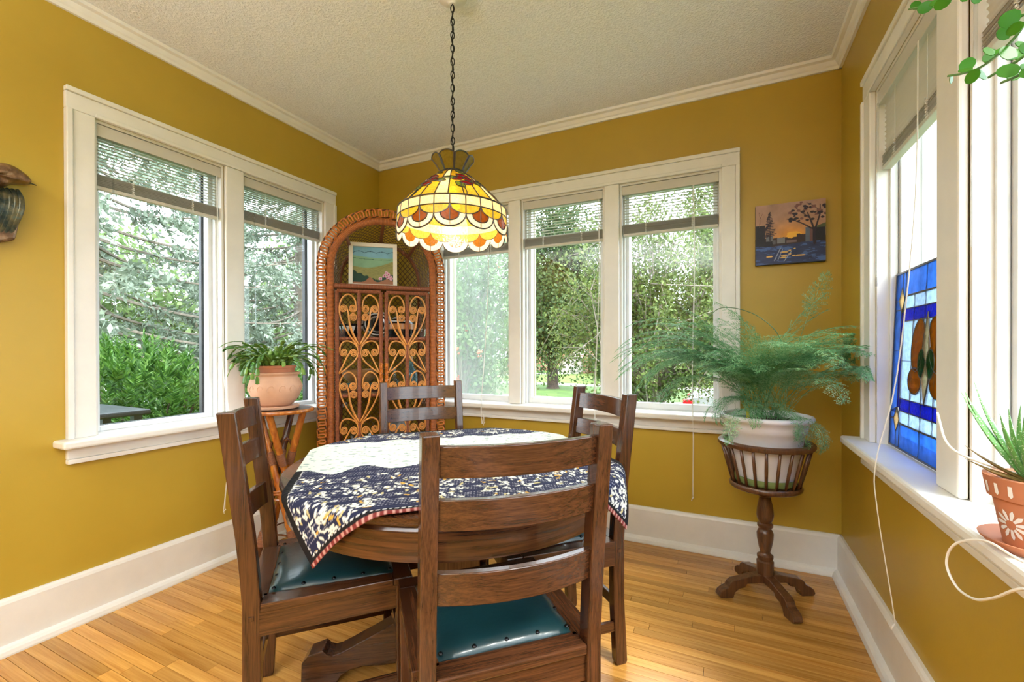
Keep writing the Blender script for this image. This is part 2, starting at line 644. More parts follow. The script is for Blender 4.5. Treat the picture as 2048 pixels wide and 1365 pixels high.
# floor: subfloor plus maple strips, each one a board
plain('subfloor', (0.04, 0.018, 0.007), 0.8)
mb = MB(); mb.box(-T, W + T, REAR - T, T, -0.12, -0.013)
floor = tag(mb.build('floor', 'subfloor'), kind='structure')
BW = 0.043
frs = random.Random(5)
unit = {}
def board(x0, x1, y1):
    L = round((x1 - x0) / 0.05) * 0.05
    L = max(0.15, L)
    if L not in unit:
        m = MB(); m.box(-L / 2, L / 2, -BW / 2 + 0.0009, BW / 2 - 0.0009, -0.013, 0)
        me = m.mesh('plank'); me.materials.append(MATS['floor_maple'])
        unit[L] = me
    o = bpy.data.objects.new('plank', unit[L])
    COL.objects.link(o)
    o.parent = floor
    o.location = (x0 + L / 2, y1 - BW / 2, frs.uniform(-0.0004, 0.0002))
    return x0 + L
row = 0
y = 0.0
while y > -2.45:
    x = -0.05 - frs.uniform(0, 0.55)
    x = round(x / 0.05) * 0.05
    while x < W + 0.02:
        L = frs.choice([0.5, 0.65, 0.8, 0.95, 1.1, 1.25, 1.4])
        x2 = x + L
        if x2 > W - 0.25: x2 = W + 0.1
        x = board(max(x, -0.15), x2, y) + 0.0016
    y -= BW
    row += 1
mb = MB()
yy = y
while yy > REAR:
    mb.box(-0.15, W + 0.15, yy - BW + 0.0004, yy - 0.0004, -0.013, 0)
    yy -= BW
tag(mb.build('planks_behind', 'floor_maple', floor), kind='stuff')

# crown moulding, baseboards with quarter-round shoe
def run(wall, s0, s1, prof, name, mat='trim_white', parent=None):
    """sweep a profile (d inward positive, z) along a wall"""
    mb = MB()
    n = len(prof)
    vs = [wm(wall, s, -p[0], p[1]) for s in (s0, s1) for p in prof]
    fs = [tuple(range(n)), tuple(range(2 * n - 1, n - 1, -1))] + [(i, (i + 1) % n, n + (i + 1) % n, n + i) for i in range(n)]
    mb.add(vs, fs)
    return mb.build(name, mat, parent)
CR = [(0, 2.40), (0.012, 2.40), (0.016, 2.412), (0.022, 2.418), (0.030, 2.434), (0.046, 2.438), (0.05, CEIL), (0, CEIL)]
BB = [(0, 0), (0.02, 0), (0.02, 0.176), (0.016, 0.186), (0.010, 0.193), (0, 0.193)]
QR = [(0.0201, 0), (0.046, 0), (0.046, 0.006), (0.0415, 0.019), (0.033, 0.028), (0.0201, 0.033)]
for i, (wl, a, b) in enumerate((('left', REAR, 0), ('back', 0, W), ('right', REAR, 0))):
    tag(run(wl, a, b, CR, 'trim_%d' % (i + 1)), kind='structure')
    o = tag(run(wl, a, b, BB, 'baseboard_' + wl), kind='structure')
    run(wl, a, b, QR, 'shoe_moulding', 'trim_white', o)

# ---------------------------------------------------------------- windows
def make_window(wall):
    w = WIN[wall]
    n = w['n']
    e = empty('window_%d' % n)
    tag(e, kind='structure')
    o0, o1 = w['out']
    ops = sorted(w['op'])
    def part(name, boxes, mat='trim_white', bevel=0.003):
        mb = MB()
        for bx in boxes:
            wbox(mb, wall, *bx)
        return mb.build(name, mat, e, bevel=bevel)
    a, b = ops[0][0], ops[-1][1]
    part('head_casing', [(o0, o1, -0.020, 0, Z1 + 0.0, 2.085), (o0, o1, -0.028, 0, 2.0851, 2.105)])
    part('head_bead', [(a + 0.0, b - 0.0, -0.026, -0.0201, Z1 - 0.002, Z1 + 0.014)], bevel=0.004)
    for (c0, c1, e0, e1) in ((o0 + 0.0201, a, o0, o0 + 0.02), (b, o1 - 0.0201, o1 - 0.02, o1)):
        part('side_casing', [(c0, c1, -0.020, 0, Z0, Z1 + 0.0), (e0, e1, -0.028, 0, Z0, Z1 - 0.0001)])
    for p, q in zip(ops[:-1], ops[1:]):
        part('mullion', [(p[1], q[0], -0.020, 0.0, Z0, Z1)], bevel=0.006)
    part('stool', [(o0 - 0.035, o1 + 0.035, -0.085, 0.055, Z0 - 0.03, Z0)], bevel=0.008)
    part('apron', [(o0, o1, -0.018, 0, 0.6501, Z0 - 0.03), (o0, o1, -0.026, 0, 0.632, 0.650)])
    fr = {'left': 'dark_frame', 'back': 'cream_frame', 'right': 'sash_white'}[wall]
    for i, (p, q) in enumerate(ops):
        part('jamb', [(p, p + 0.012, 0, T, Z0, Z1), (q - 0.012, q, 0, T, Z0, Z1), (p + 0.0121, q - 0.0121, 0, T, Z1 - 0.012, Z1)], bevel=0)
        part('sill', [(p, q, 0.05, T + 0.03, Z0 - 0.03, Z0 + 0.004)], 'sash_white', bevel=0.004)
        part('stop', [(p + 0.012, p + 0.024, 0.035, 0.058, Z0, Z1 - 0.012), (q - 0.024, q - 0.012, 0.035, 0.058, Z0, Z1 - 0.012)], 'sash_white')
        s = 0.030
        rb_ = 0.024 if wall == 'left' else 0.038
        d0, d1 = 0.060, 0.098
        part('sash', [(p + 0.012, p + 0.012 + s, d0, d1, Z0 + 0.004, Z1 - 0.012), (q - 0.012 - s, q - 0.012, d0, d1, Z0 + 0.004, Z1 - 0.012),
                      (p + 0.0121 + s, q - 0.0121 - s, d0, d1, Z0 + 0.004, Z0 + rb_), (p + 0.0121 + s, q - 0.0121 - s, d0, d1, Z1 - 0.052, Z1 - 0.012)], 'sash_white', bevel=0.002)
        pane = part('pane', [(p + 0.012 + s, q - 0.012 - s, 0.078, 0.0815, Z0 + rb_, Z1 - 0.052)],
                    'hazy_glass' if (wall == 'back' and i == 0) else 'window_glass', bevel=0)
        sw = 0.020
        part('storm_frame', [(p + 0.012, p + 0.012 + sw + 0.006, 0.125, 0.15, Z0, Z1 - 0.012), (q - 0.012 - sw - 0.006, q - 0.012, 0.125, 0.15, Z0, Z1 - 0.012),
                             (p + 0.0381, q - 0.0381, 0.125, 0.15, Z0 + 0.005, Z0 + 0.022), (p + 0.0381, q - 0.0381, 0.125, 0.15, Z1 - 0.034, Z1 - 0.012)], fr, bevel=0.002)
    return e
for wl in ('left', 'back', 'right'):
    make_window(wl)

# ---------------------------------------------------------------- venetian blinds
glassmat('clear_plastic', (0.93, 0.94, 0.94), 0.06, 2.5)
def make_blind(wall, p, q, zst, zbt, tilt, label, cord_at, wand_at, cord_to, knot=True, nsl=10, nst=15, dcen=0.026):
    e = empty('venetian_blind', wm(wall, (p + q) / 2, dcen, zbt))
    tag(e, label, 'blind', 'raised white venetian blinds')
    L = q - p - 0.034
    sm = (p + q) / 2
    loc0 = Vector(e.location)
    def part(name, boxes, mat='slat_white', bevel=0.002):
        mb = MB()
        for bx in boxes:
            wbox(mb, wall, *bx)
        mb.v = [tuple(Vector(v) - loc0) for v in mb.v]
        return mb.build(name, mat, e, bevel=bevel)
    part('headrail', [(p + 0.014, q - 0.014, dcen - 0.022, dcen + 0.018, 1.960, 2.006), (p + 0.013, q - 0.013, dcen - 0.026, dcen - 0.022, 1.955, 2.004)])
    part('bottom_rail', [(p + 0.017, q - 0.017, dcen - 0.013, dcen + 0.013, zbt, zbt + 0.014)])
    # one shared slat mesh, gently crowned
    mb = MB()
    hw, th = 0.0125, 0.0007
    secs = []
    for k in range(5):
        u = -1 + k / 2
        secs.append((u * hw, 0.0016 * (1 - u * u)))
    vs = []
    for sx in (-L / 2, L / 2):
        for (c, z) in secs: vs.append(wm(wall, sx, c, z) if wall == 'back' else ((-c, sx, z) if wall == 'left' else (c, sx, z)))
        for (c, z) in secs[::-1]: vs.append(wm(wall, sx, c, z - th) if wall == 'back' else ((-c, sx, z - th) if wall == 'left' else (c, sx, z - th)))
    n = 10
    fs = [tuple(range(n)), tuple(range(2 * n - 1, n - 1, -1))] + [(i, (i + 1) % n, n + (i + 1) % n, n + i) for i in range(n)]
    mb.add(vs, fs)
    me = mb.mesh('slat'); me.materials.append(MATS['slat_white'])
    top = 1.948
    zs = [top - (top - zst - 0.006) * k / nsl for k in range(nsl + 1)]
    st = [zst - (zst - zbt - 0.018) * k / nst for k in range(nst + 1)]
    for k, z in enumerate(zs + st):
        o = bpy.data.objects.new('slat', me)
        COL.objects.link(o)
        o.parent = e
        jit = random.uniform(-0.0015, 0.0015) if k > nsl else 0
        dx = Vector(wm(wall, 0, jit, 0)) - Vector(wm(wall, 0, 0, 0))
        o.location = Vector((0, 0, z - zbt)) + dx
        tl = tilt if k <= nsl else math.radians(random.uniform(-3, 3))
        o.rotation_euler = (tl, 0, 0) if wall == 'back' else (0, tl * (1 if wall == 'left' else -1), 0)
    def rel(s, d, z):
        return Vector(wm(wall, s, d, z)) - loc0
    for fr in (0.27, 0.73):
        s = p + (q - p) * fr
        for dd in (-0.0135, 0.0135):
            mb = MB(); mb.tube([rel(s, dcen + dd, 1.96), rel(s, dcen + dd, zbt + 0.01)], 0.0009, 4)
            mb.build('ladder_cord', 'cord_white', e, smooth=True)
        # gathered ladder cord in front of the stack
        pts = []
        for k in range(26):
            t = k / 25
            pts.append(rel(s + 0.006 * math.sin(k * 2.3), dcen - 0.016 - 0.003 * math.cos(k * 1.7), zst + 0.006 - (zst - zbt) * t))
        mb = MB(); mb.tube(pts, 0.0018, 5)
        mb.build('gathered_cord', 'cord_white', e, smooth=True)
    if wand_at is not None:
        s = p + (q - p) * wand_at
        mb = MB()
        mb.tube([rel(s, dcen - 0.030, 1.955), rel(s + 0.003, dcen - 0.034, 1.50), rel(s + 0.005, dcen - 0.034, 1.20 if wall != 'right' else 1.30)], 0.0036, 6)
        mb.build('wand', 'clear_plastic', e, smooth=True)
    if cord_at is not None:
        s = p + (q - p) * cord_at
        zz = cord_to
        dout = -0.105 if zz < 0.7 else -0.03
        for k in (0, 1):
            off = 0.0035 * k
            path = [rel(s + off, dcen - 0.028, 1.955), rel(s + off + 0.004, dcen - 0.033, 1.5), rel(s + off - 0.004, -0.05 if zz < 0.7 else -0.02, 1.0)]
            if zz < 0.7:
                path += [rel(s + off, -0.098, 0.74), rel(s + off + 0.003, -0.094, 0.6), rel(s + off - 0.002, -0.06, zz + 0.06), rel(s + off * 2 - 0.004, -0.055, zz)]
            mb = MB(); mb.tube(smoothpath(path, 5), 0.0013, 5)
            mb.build('lift_cord', 'cord_white', e, smooth=True)
        c = rel(s, -0.055 if zz < 0.7 else -0.02, zz if zz < 0.7 else 1.0)
        mb = MB(); mb.tube([c + Vector((0.004, 0.004, 0.006)), c + Vector((-0.004, -0.002, -0.004)), c + Vector((-0.007, 0.003, -0.016))], 0.0022, 5)
        mb.build('cord_knot', 'cord_white', e, smooth=True)
    return e
wl, wb, wr = (sorted(WIN[k]['op']) for k in ('left', 'back', 'right'))
R = math.radians
make_blind('left', *wl[0], 1.80, 1.742, R(9), 'venetian blind over the larger left window pane above the hedge', 0.93, 0.12, 0.27)
make_blind('left', *wl[1], 1.825, 1.765, R(8), 'venetian blind over the narrow left window pane above the cactus pot', None, 0.12, 1.2)
make_blind('back', *wb[0], 1.762, 1.704, R(6), 'venetian blind beside the cabinet, partly hidden by the hanging lamp', 0.70, None, 0.60)
make_blind('back', *wb[1], 1.775, 1.712, R(6), 'venetian blind over the middle back window pane with the maple trunk', 0.93, None, 0.62)
make_blind('back', *wb[2], 1.785, 1.722, R(6), 'venetian blind over the back window pane nearest the painting', 0.74, None, 0.29)
rv = wr[::-1]
make_blind('right', *rv[0], 1.775, 1.72, R(-66), 'venetian blind above the stained glass panel in the right window', 0.30, 0.93, 0.27)
make_blind('right', *rv[1], 1.775, 1.72, R(-66), 'venetian blind behind the green trailing vine in the right window', None, 0.93, 1.1)

# added unseen lamp bodies for the fill area lights set at the top
plain('lamp_metal', (0.10, 0.09, 0.08), 0.35, 0.8)
plain('bowl_white', (0.85, 0.83, 0.78), 0.5)
for x, y, lb in ((0.95, -3.75, 'added fill uplighter nearer the left wall, unseen behind the camera'), (2.2, -4.6, 'added fill uplighter nearer the right wall, unseen at the rear')):
    fl = empty('fill_lamp', (x, y, 0))
    tag(fl, lb, 'floor lamp', 'added fill uplighters')
    mb = MB(); mb.lathe([(0, 0), (0.13, 0), (0.13, 0.015), (0.03, 0.03), (0, 0.03)], 28); mb.build('base', 'lamp_metal', fl, smooth=True)
    mb = MB(); mb.tube([(0, 0, 0.02), (0, 0, 1.61)], 0.012, 10); mb.build('pole', 'lamp_metal', fl, smooth=True)
    mb = MB(); mb.lathe([(0, 1.60), (0.05, 1.61), (0.12, 1.66), (0.165, 1.73), (0.16, 1.73), (0.115, 1.665), (0, 1.625)], 32); mb.build('bowl', 'bowl_white', fl, smooth=True)
# ================================================================ dining table, cloth, chairs
TC = Vector((1.49, -1.29, 0))
TZ = 0.705
tb = empty('dining_table', TC)
tag(tb, 'round dark oak pedestal dining table under the quilted cloth', 'table')
mb = MB(); mb.lathe([(0, TZ - 0.028), (0.515, TZ - 0.028), (0.530, TZ - 0.024), (0.535, TZ - 0.014), (0.533, TZ - 0.004), (0.525, TZ), (0, TZ)], 72)
mb.build('table_top', 'oak_x', tb, smooth=True, angle=50)
mb = MB(); mb.lathe([(0.49, 0.595), (0.517, 0.595), (0.519, 0.600), (0.519, 0.662), (0.524, 0.668), (0.519, 0.6765), (0.49, 0.6765), (0.49, 0.595)], 72)
mb.build('apron', 'oak_ring', tb, smooth=True, angle=30)
FA = math.radians(214)
def rot2(x, y, a):
    return (x * math.cos(a) - y * math.sin(a), x * math.sin(a) + y * math.cos(a))
wood('oak_light_z', (0.09, 0.04, 0.017, 1), (0.30, 0.15, 0.062, 1), 'z', 0.35)
def rbox(hx, hy, z0, z1, a, cx=0, cy=0):
    p8 = []
    for z in (z0, z1):
        for yy in (-hy, hy):
            for xx in (-hx, hx):
                x, y = rot2(xx, yy, a)
                p8.append((x + cx, y + cy, z))
    return p8
mb = MB(); mb.hexa(rbox(0.075, 0.075, 0.06, 0.60, FA)); mb.build('pedestal', 'oak_light_z', tb, bevel=0.004)
mb = MB(); mb.hexa(rbox(0.105, 0.105, 0.56, 0.596, FA)); mb.hexa(rbox(0.24, 0.04, 0.655, 0.6765, FA)); mb.hexa(rbox(0.04, 0.24, 0.655, 0.6765, FA))
mb.build('support_block', 'oak_x', tb, bevel=0.004)
# scrolled feet: outline in (radial, z)
foot = [(0.07, 0.06), (0.16, 0.05), (0.24, 0.045), (0.30, 0.048), (0.34, 0.042), (0.37, 0.025), (0.385, 0.0), (0.485, 0.0), (0.492, 0.012), (0.490, 0.075), (0.470, 0.098),
        (0.425, 0.112), (0.412, 0.098), (0.395, 0.092), (0.375, 0.097), (0.34, 0.112), (0.26, 0.150), (0.16, 0.200), (0.07, 0.236)]
mb = MB(); mb.prism(foot, -0.034, 0.034, 'y')
fm = mb.mesh('foot'); fm.materials.append(MATS['oak_x'])
for k in range(4):
    o = link('foot', fm, None, tb, bevel=0.004, fixn=(k == 0))
    o.rotation_euler = (0, 0, FA + k * PI / 2)

# quilted tablecloth -----------------------------------------------------
printmat('quilt', 0.75, 0.25, 0.0)
CA = math.radians(42)
cp, cq = Vector((math.cos(CA), math.sin(CA))), Vector((math.sin(CA), -math.cos(CA)))
N = 330
HS = 0.487
pu = np.linspace(-HS, HS, N)
Pg, Qg = np.meshgrid(pu, pu)           # p along the bands, q towards the near chair
Xf = Pg * cp.x + Qg * cq.x
Yf = Pg * cp.y + Qg * cq.y
rr = np.hypot(Xf, Yf)
an = np.arctan2(Yf, Xf)
RT = 0.536
ex = np.maximum(rr - RT, 0)
fold = 0.020
ang = np.minimum(ex / fold, PI / 2)
r2 = np.minimum(rr, RT) + fold * np.sin(ang) + np.where(ex > fold * PI / 2, (ex - fold * PI / 2) * 0.10, 0)
zz = TZ + 0.0045 - fold * (1 - np.cos(ang)) - np.where(ex > fold * PI / 2, (ex - fold * PI / 2) * 0.985, 0)
wav = np.sin(an * 9 + 0.7) * 0.5 + np.sin(an * 15 + 2.0) * 0.3
r2 = r2 + wav * ex * 0.16
# quilting ripples: rows of running stitches
rip = np.sin(Qg * 2 * PI / 0.0125) * 0.0007 + (vnoise(Pg + 1, Qg + 1, 42, 3, 2) - 0.5) * 0.0016 + (vnoise(Pg + 1, Qg + 1, 9, 8, 2) - 0.5) * 0.004
rip = np.where(ex > 0, rip * 0.6, rip)
zz = zz + rip + 0.002
cx = r2 * np.cos(an)
cy = r2 * np.sin(an)
def cloth_color(P_, Q_):
    navy = lin(32, 37, 66)
    cream = lin(226, 226, 214)
    pale = lin(216, 226, 216)
    gold = lin(206, 160, 70)
    black = lin(14, 13, 18)
    b1 = 0.085 + 0.030 * np.sin(P_ * 2 * PI / 0.20 + 1.2) + 0.008 * np.sin(P_ * 47)
    b2 = -0.315 + 0.012 * np.sin(P_ * 2 * PI / 0.15)
    dark = (Q_ > b1) | (Q_ < b2)
    C = np.zeros(P_.shape + (3,))
    sp = vnoise(P_ + 1, Q_ * 2.4 + 3, 60, 21, 2)
    C[:] = pale
    C = np.where((sp > 0.72)[..., None], lin(150, 170, 168), C)
    D = np.zeros_like(C)
    D[:] = navy
    # big leafy bouquets: clusters of petals
    R2 = np.random.default_rng(3)
    val = np.full(P_.shape, -1.0)
    hue = np.zeros(P_.shape)
    cents = []
    for i, pc in enumerate(np.arange(-0.42, 0.5, 0.20)):
        cents.append((pc, 0.235 + 0.02 * (i % 2), 0.085))
        cents.append((pc + 0.10, 0.375, 0.075))
        cents.append((pc + 0.05, -0.42, 0.07))
    cents += [(-0.44, 0.42, 0.07), (-0.34, 0.45, 0.06), (0.44, 0.43, 0.07)]
    for (pc, qc, rad) in cents:
        for k in range(64):
            a = R2.uniform(0, 2 * PI)
            rd = rad * math.sqrt(R2.uniform(0.02, 1.0)) * 1.15
            px, qx = pc + rd * math.cos(a), qc + rd * math.sin(a)
            th = a + R2.normal() * 0.5
            ln, wd = R2.uniform(0.006, 0.013), R2.uniform(0.0028, 0.0046)
            m = (np.abs(P_ - px) < 0.024) & (np.abs(Q_ - qx) < 0.024)
            if not m.any():
                continue
            dp, dq = P_[m] - px, Q_[m] - qx
            u = dp * math.cos(th) + dq * math.sin(th)
            v = -dp * math.sin(th) + dq * math.cos(th)
            ins = 1 - (u / ln) ** 2 - (v / wd) ** 2
            cur = val[m]
            hcur = hue[m]
            up = (ins > 0)
            cur = np.where(up, ins, cur)
            hcur = np.where(up, R2.random(), hcur)
            val[m] = cur
            hue[m] = hcur
    pet = val > 0.12
    col = np.where((hue > 0.93)[..., None], gold, np.where((hue > 0.82)[..., None], lin(190, 178, 130), cream))
    D = np.where(pet[..., None], col, D)
    st = (np.sin(Q_ * 2 * PI / 0.0125) > 0.82) & (np.sin(P_ * 2 * PI / 0.008 + np.floor(Q_ / 0.0125) * 2.1) > 0.2)
    D = np.where((st & ~pet)[..., None], lin(160, 160, 170), D)
    C = np.where(dark[..., None], D, C)
    # stitched border and coloured selvage
    e1 = np.minimum(HS - np.abs(P_), HS - np.abs(Q_))
    C = np.where(((e1 < 0.022) & dark)[..., None], black * 1.2, C)
    dash = (np.abs(e1 - 0.022) < 0.0016) & (np.sin((P_ + Q_) * 2 * PI / 0.014) > -0.2)
    C = np.where((dash & dark)[..., None], lin(215, 215, 215), C)
    red = (HS - Q_ < 0.010)
    C = np.where(red[..., None], np.where((np.sin(P_ * 2 * PI / 0.016) > 0.3)[..., None], lin(186, 140, 132), lin(118, 44, 42)), C)
    return C
ccol = cloth_color(Pg, Qg)
V = np.stack([cx, cy, zz], -1).reshape(-1, 3)
idx = np.arange(N * N).reshape(N, N)
F = np.stack([idx[:-1, :-1], idx[:-1, 1:], idx[1:, 1:], idx[1:, :-1]], -1).reshape(-1, 4)[:, ::-1]
cl = quads_obj('tablecloth', V, F, 'quilt', None, ccol.reshape(-1, 3), smooth=True)
cl.location = TC
so = cl.modifiers.new('thickness', 'SOLIDIFY'); so.thickness = 0.004; so.offset = 1
tag(cl, 'navy and cream quilted cloth with leafy print draped over the round table', 'tablecloth')

# ladder-back chairs -----------------------------------------------------
def ypost(z):
    kn = [(0.0, -0.012), (0.22, 0.0), (0.45, 0.0), (0.60, -0.014), (0.92, -0.054)]
    for (a, ya), (b, yb) in zip(kn[:-1], kn[1:]):
        if z <= b:
            return ya + (yb - ya) * (z - a) / (b - a)
    return kn[-1][1]
def make_chair():
    ch = empty('dining_chair')
    pw, pd = 0.0165, 0.021
    for s in (-1, 1):
        mb = MB()
        zs = [0, 0.012, 0.22, 0.43, 0.5, 0.6, 0.76, 0.92]
        vs = []
        for z in zs:
            y = ypost(z)
            k = 0.82 if z == 0 else 1.0
            for (a, b) in ((-1, -1), (1, -1), (1, 1), (-1, 1)):
                vs.append((s * 0.181 + a * pw * k, y + b * pd * k, z))
        fs = [(3, 2, 1, 0), tuple(len(vs) - 4 + i for i in range(4))]
        for i in range(len(zs) - 1):
            for k in range(4):
                fs.append((i * 4 + k, i * 4 + (k + 1) % 4, i * 4 + 4 + (k + 1) % 4, i * 4 + 4 + k))
        mb.add(vs, fs)
        po = mb.build('back_post', 'oak_z', ch, bevel=0.003)
        mb = MB()
        mb.hexa([(s * (0.181 + pw) + s * a, b - 0.000, c) for c in (0.388, 0.400) for b in (-0.006, 0.006) for a in (-0.001, 0.004)])
        mb.build('peg', 'oak_z', po, bevel=0.001)
        mb = MB()
        fx, fy = s * 0.186, 0.375
        mb.hexa([(fx + a * (0.017 if z else 0.014), fy + b * (0.017 if z else 0.014), z) for z in (0.0, 0.41) for b in (-1, 1) for a in (-1, 1)])
        mb.build('front_leg', 'oak_z', ch, bevel=0.003)
        mb = MB(); mb.box(s * 0.184 - 0.008, s * 0.184 + 0.008, 0.012, 0.362, 0.118, 0.150); mb.build('side_stretcher', 'oak_y', ch, bevel=0.002)
        mb = MB(); mb.box(s * 0.190 - 0.009, s * 0.190 + 0.009, 0.018, 0.392, 0.345, 0.410); mb.build('side_apron', 'oak_y', ch, bevel=0.001)
    for (z1, z0) in ((0.896, 0.834), (0.792, 0.730), (0.645, 0.577)):
        mb = MB()
        n = 14
        xs = [-0.168 + 0.336 * i / n for i in range(n + 1)]
        vs = []
        for x in xs:
            bow = 0.030 * (1 - (x / 0.168) ** 2)
            for (z, t) in ((z0, -0.009), (z0, 0.009), (z1, 0.009), (z1, -0.009)):
                vs.append((x, ypost(z) - bow + t, z))
        fs = [(3, 2, 1, 0), tuple(n * 4 + i for i in range(4))]
        for i in range(n):
            for k in range(4):
                fs.append((i * 4 + k, i * 4 + (k + 1) % 4, i * 4 + 4 + (k + 1) % 4, i * 4 + 4 + k))
        mb.add(vs, fs)
        mb.build('back_slat', 'oak_x', ch, smooth=True, bevel=0.002, angle=35)
    mb = MB(); mb.box(-0.205, 0.205, 0.350, 0.404, 0.410, 0.431); mb.build('front_rail', 'oak_x', ch, bevel=0.003)
    mb = MB(); mb.box(-0.164, 0.164, -0.020, 0.034, 0.410, 0.431); mb.build('rear_rail', 'oak_x', ch, bevel=0.003)
    for s in (-1, 1):
        mb = MB()
        xo, xi = s * 0.207, s * 0.150
        mb.box(min(xo, xi), max(xo, xi), 0.0215, 0.3495, 0.410, 0.431); mb.build('side_rail', 'oak_y', ch, bevel=0.002)
    mb = MB(); mb.box(-0.170, 0.170, 0.368, 0.386, 0.345, 0.410); mb.build('front_apron', 'oak_x', ch, bevel=0.001)
    mb = MB(); mb.box(-0.165, 0.165, -0.008, 0.010, 0.345, 0.410); mb.build('rear_apron', 'oak_x', ch, bevel=0.001)
    mb = MB(); mb.box(-0.170, 0.170, 0.367, 0.383, 0.215, 0.250); mb.build('front_stretcher', 'oak_x', ch, bevel=0.002)
    mb = MB(); mb.box(-0.165, 0.165, -0.006, 0.008, 0.190, 0.225); mb.build('rear_stretcher', 'oak_x', ch, bevel=0.002)
    # leather pad, domed and tucked at the tacks
    n = 26
    vs, fs = [], []
    y0, y1, wr_, wf_ = 0.034, 0.356, 0.153, 0.164
    for j in range(n + 1):
        for i in range(n + 1):
            u, v = -1 + 2 * i / n, j / n
            hw = wr_ + (wf_ - wr_) * v
            x, y = u * hw, y0 + (y1 - y0) * v
            ed = min(1 - abs(u), min(v, 1 - v) * 2)
            dome = 0.024 * (1 - u * u) ** 0.45 * (1 - (2 * v - 1) ** 2) ** 0.45
            puck = 0.0035 * math.exp(-(ed / 0.10) ** 2) * (0.5 + 0.5 * math.cos(u * PI * 4)) * (0.5 + 0.5 * math.cos(v * PI * 8))
            vs.append((x, y, 0.4335 + dome - puck))
    for j in range(n):
        for i in range(n):
            a = j * (n + 1) + i
            fs.append((a, a + 1, a + n + 2, a + n + 1))
    base = len(vs)
    ring = [j * (n + 1) for j in range(n + 1)][::-1] + list(range(1, n + 1)) + [j * (n + 1) + n for j in range(1, n + 1)] + [n * (n + 1) + i for i in range(n - 1, 0, -1)]
    for k in ring:
        x, y, z = vs[k]
        vs.append((x, y, 0.428))
    m = len(ring)
    for k in range(m):
        fs.append((ring[k], ring[(k + 1) % m], base + (k + 1) % m, base + k))
    mb = MB(); mb.add(vs, fs)
    pad = mb.build('seat_pad', 'leather_green', ch, smooth=True, angle=60)
    tm = MB(); tm.lathe([(0, 0.0045), (0.0028, 0.004), (0.0050, 0.0022), (0.0058, 0)], 10)
    tme = tm.mesh('tack'); tme.materials.append(MATS['tack_black'])
    first = True
    for v in (0.035, 0.965):
        for u in (-0.95, -0.475, 0, 0.475, 0.95):
            hw = wr_ + (wf_ - wr_) * v
            o = link('tack', tme, None, pad, smooth=True, fixn=first, angle=0); first = False
            o.location = (u * hw, y0 + (y1 - y0) * v, 0.4385)
    for u in (-0.95, 0.95):
        for v in (0.26, 0.5, 0.74):
            hw = wr_ + (wf_ - wr_) * v
            o = link('tack', tme, None, pad, smooth=True, fixn=False, angle=0)
            o.location = (u * hw, y0 + (y1 - y0) * v, 0.4385)
    return ch
CH = [(1.0893, -1.7119, 0.8241, 'oak ladder-back chair on the left, green leather seat under the hanging cloth corner'),
      (1.0152, -0.8315, -0.7606, 'oak ladder-back chair standing in front of the wicker cabinet doors'),
      (1.8559, -0.9230, 3.9259, 'oak ladder-back chair by the back window, between table and fern stand'),
      (1.9154, -1.7344, 2.3412, 'nearest oak ladder-back chair, seen from behind with all three slats')]
c0 = make_chair()
for i, (x, y, a, lb) in enumerate(CH):
    c = c0 if i == 0 else copy_tree(c0)
    c.location = (x, y, 0)
    c.rotation_euler = (0, 0, a - PI / 2)
    tag(c, lb, 'chair', 'oak ladder-back dining chairs')
# ================================================================ wicker cabinet in the corner
wrapmat('rattan_wrap', (0.27, 0.066, 0.013, 1), (0.54, 0.165, 0.032, 1), 0.0075)
wrapmat('rattan_bar', (0.20, 0.052, 0.020, 1), (0.34, 0.105, 0.040, 1), 0.0065)
plain('rattan_cane', (0.62, 0.265, 0.062), 0.35, var=0.25, vscale=30)
plain('rattan_loop', (0.52, 0.165, 0.028), 0.4, var=0.3, vscale=40)
plain('rattan_dark', (0.060, 0.020, 0.010), 0.45, var=0.3, vscale=40)
plain('wicker_weave', (0.13, 0.065, 0.022), 0.55, var=0.35, vscale=60)
plain('shelf_wood', (0.16, 0.055, 0.025), 0.5, var=0.2)
cb = empty('wicker_cabinet', (0.4703, -0.4917, 0), PI / 4)
tag(cb, 'tall arched rattan cabinet with scrollwork doors in the corner', 'cabinet')
HW, AZ, DP = 0.295, 1.55, 0.27
def arch_pts(hw, az, y, z0=0.02, off=0.0, step=0.03):
    """left foot up, over the arch, down to the right foot"""
    r = hw + off
    pts = []
    n = int((az - z0) / step)
    for i in range(n):
        pts.append((-r, y, z0 + (az - z0) * i / n))
    m = max(8, int(PI * r / step))
    for i in range(m + 1):
        a = PI - PI * i / m
        pts.append((r * math.cos(a), y, az + r * math.sin(a)))
    for i in range(1, n + 1):
        pts.append((r, y, az + (z0 - az) * i / n))
    return pts
mb = MB(); mb.tube(arch_pts(HW, AZ, 0, 0.0), 0.021, 10); mb.build('front_arch', 'rattan_wrap', cb, smooth=True)
BHW, BAZ = 0.25, 1.52
mb = MB(); mb.tube(arch_pts(BHW, BAZ, DP, 0.0), 0.013, 8); mb.build('back_arch', 'rattan_bar', cb, smooth=True)
# twisted black-and-natural braid on both sides of the loop border
def braid(off):
    P = arch_pts(HW, AZ, 0, 0.03, off, 0.012)
    outs = [MB(), MB()]
    for k in (0, 1):
        q = []
        for i, p in enumerate(P):
            a = i * 1.25 + k * PI
            p = Vector(p)
            nrm = Vector((p.x, 0, max(0, p.z - AZ))).normalized() if abs(p.x) > 1e-6 or p.z > AZ else Vector((0, 0, 1))
            q.append(p + nrm * math.cos(a) * 0.0032 + Vector((0, 1, 0)) * math.sin(a) * 0.0032)
        outs[k].tube(q, 0.0034, 5)
    outs[0].build('braid', 'rattan_dark', cb, smooth=True)
    outs[1].build('braid', 'rattan_loop', cb, smooth=True)
braid(0.026)
braid(0.070)
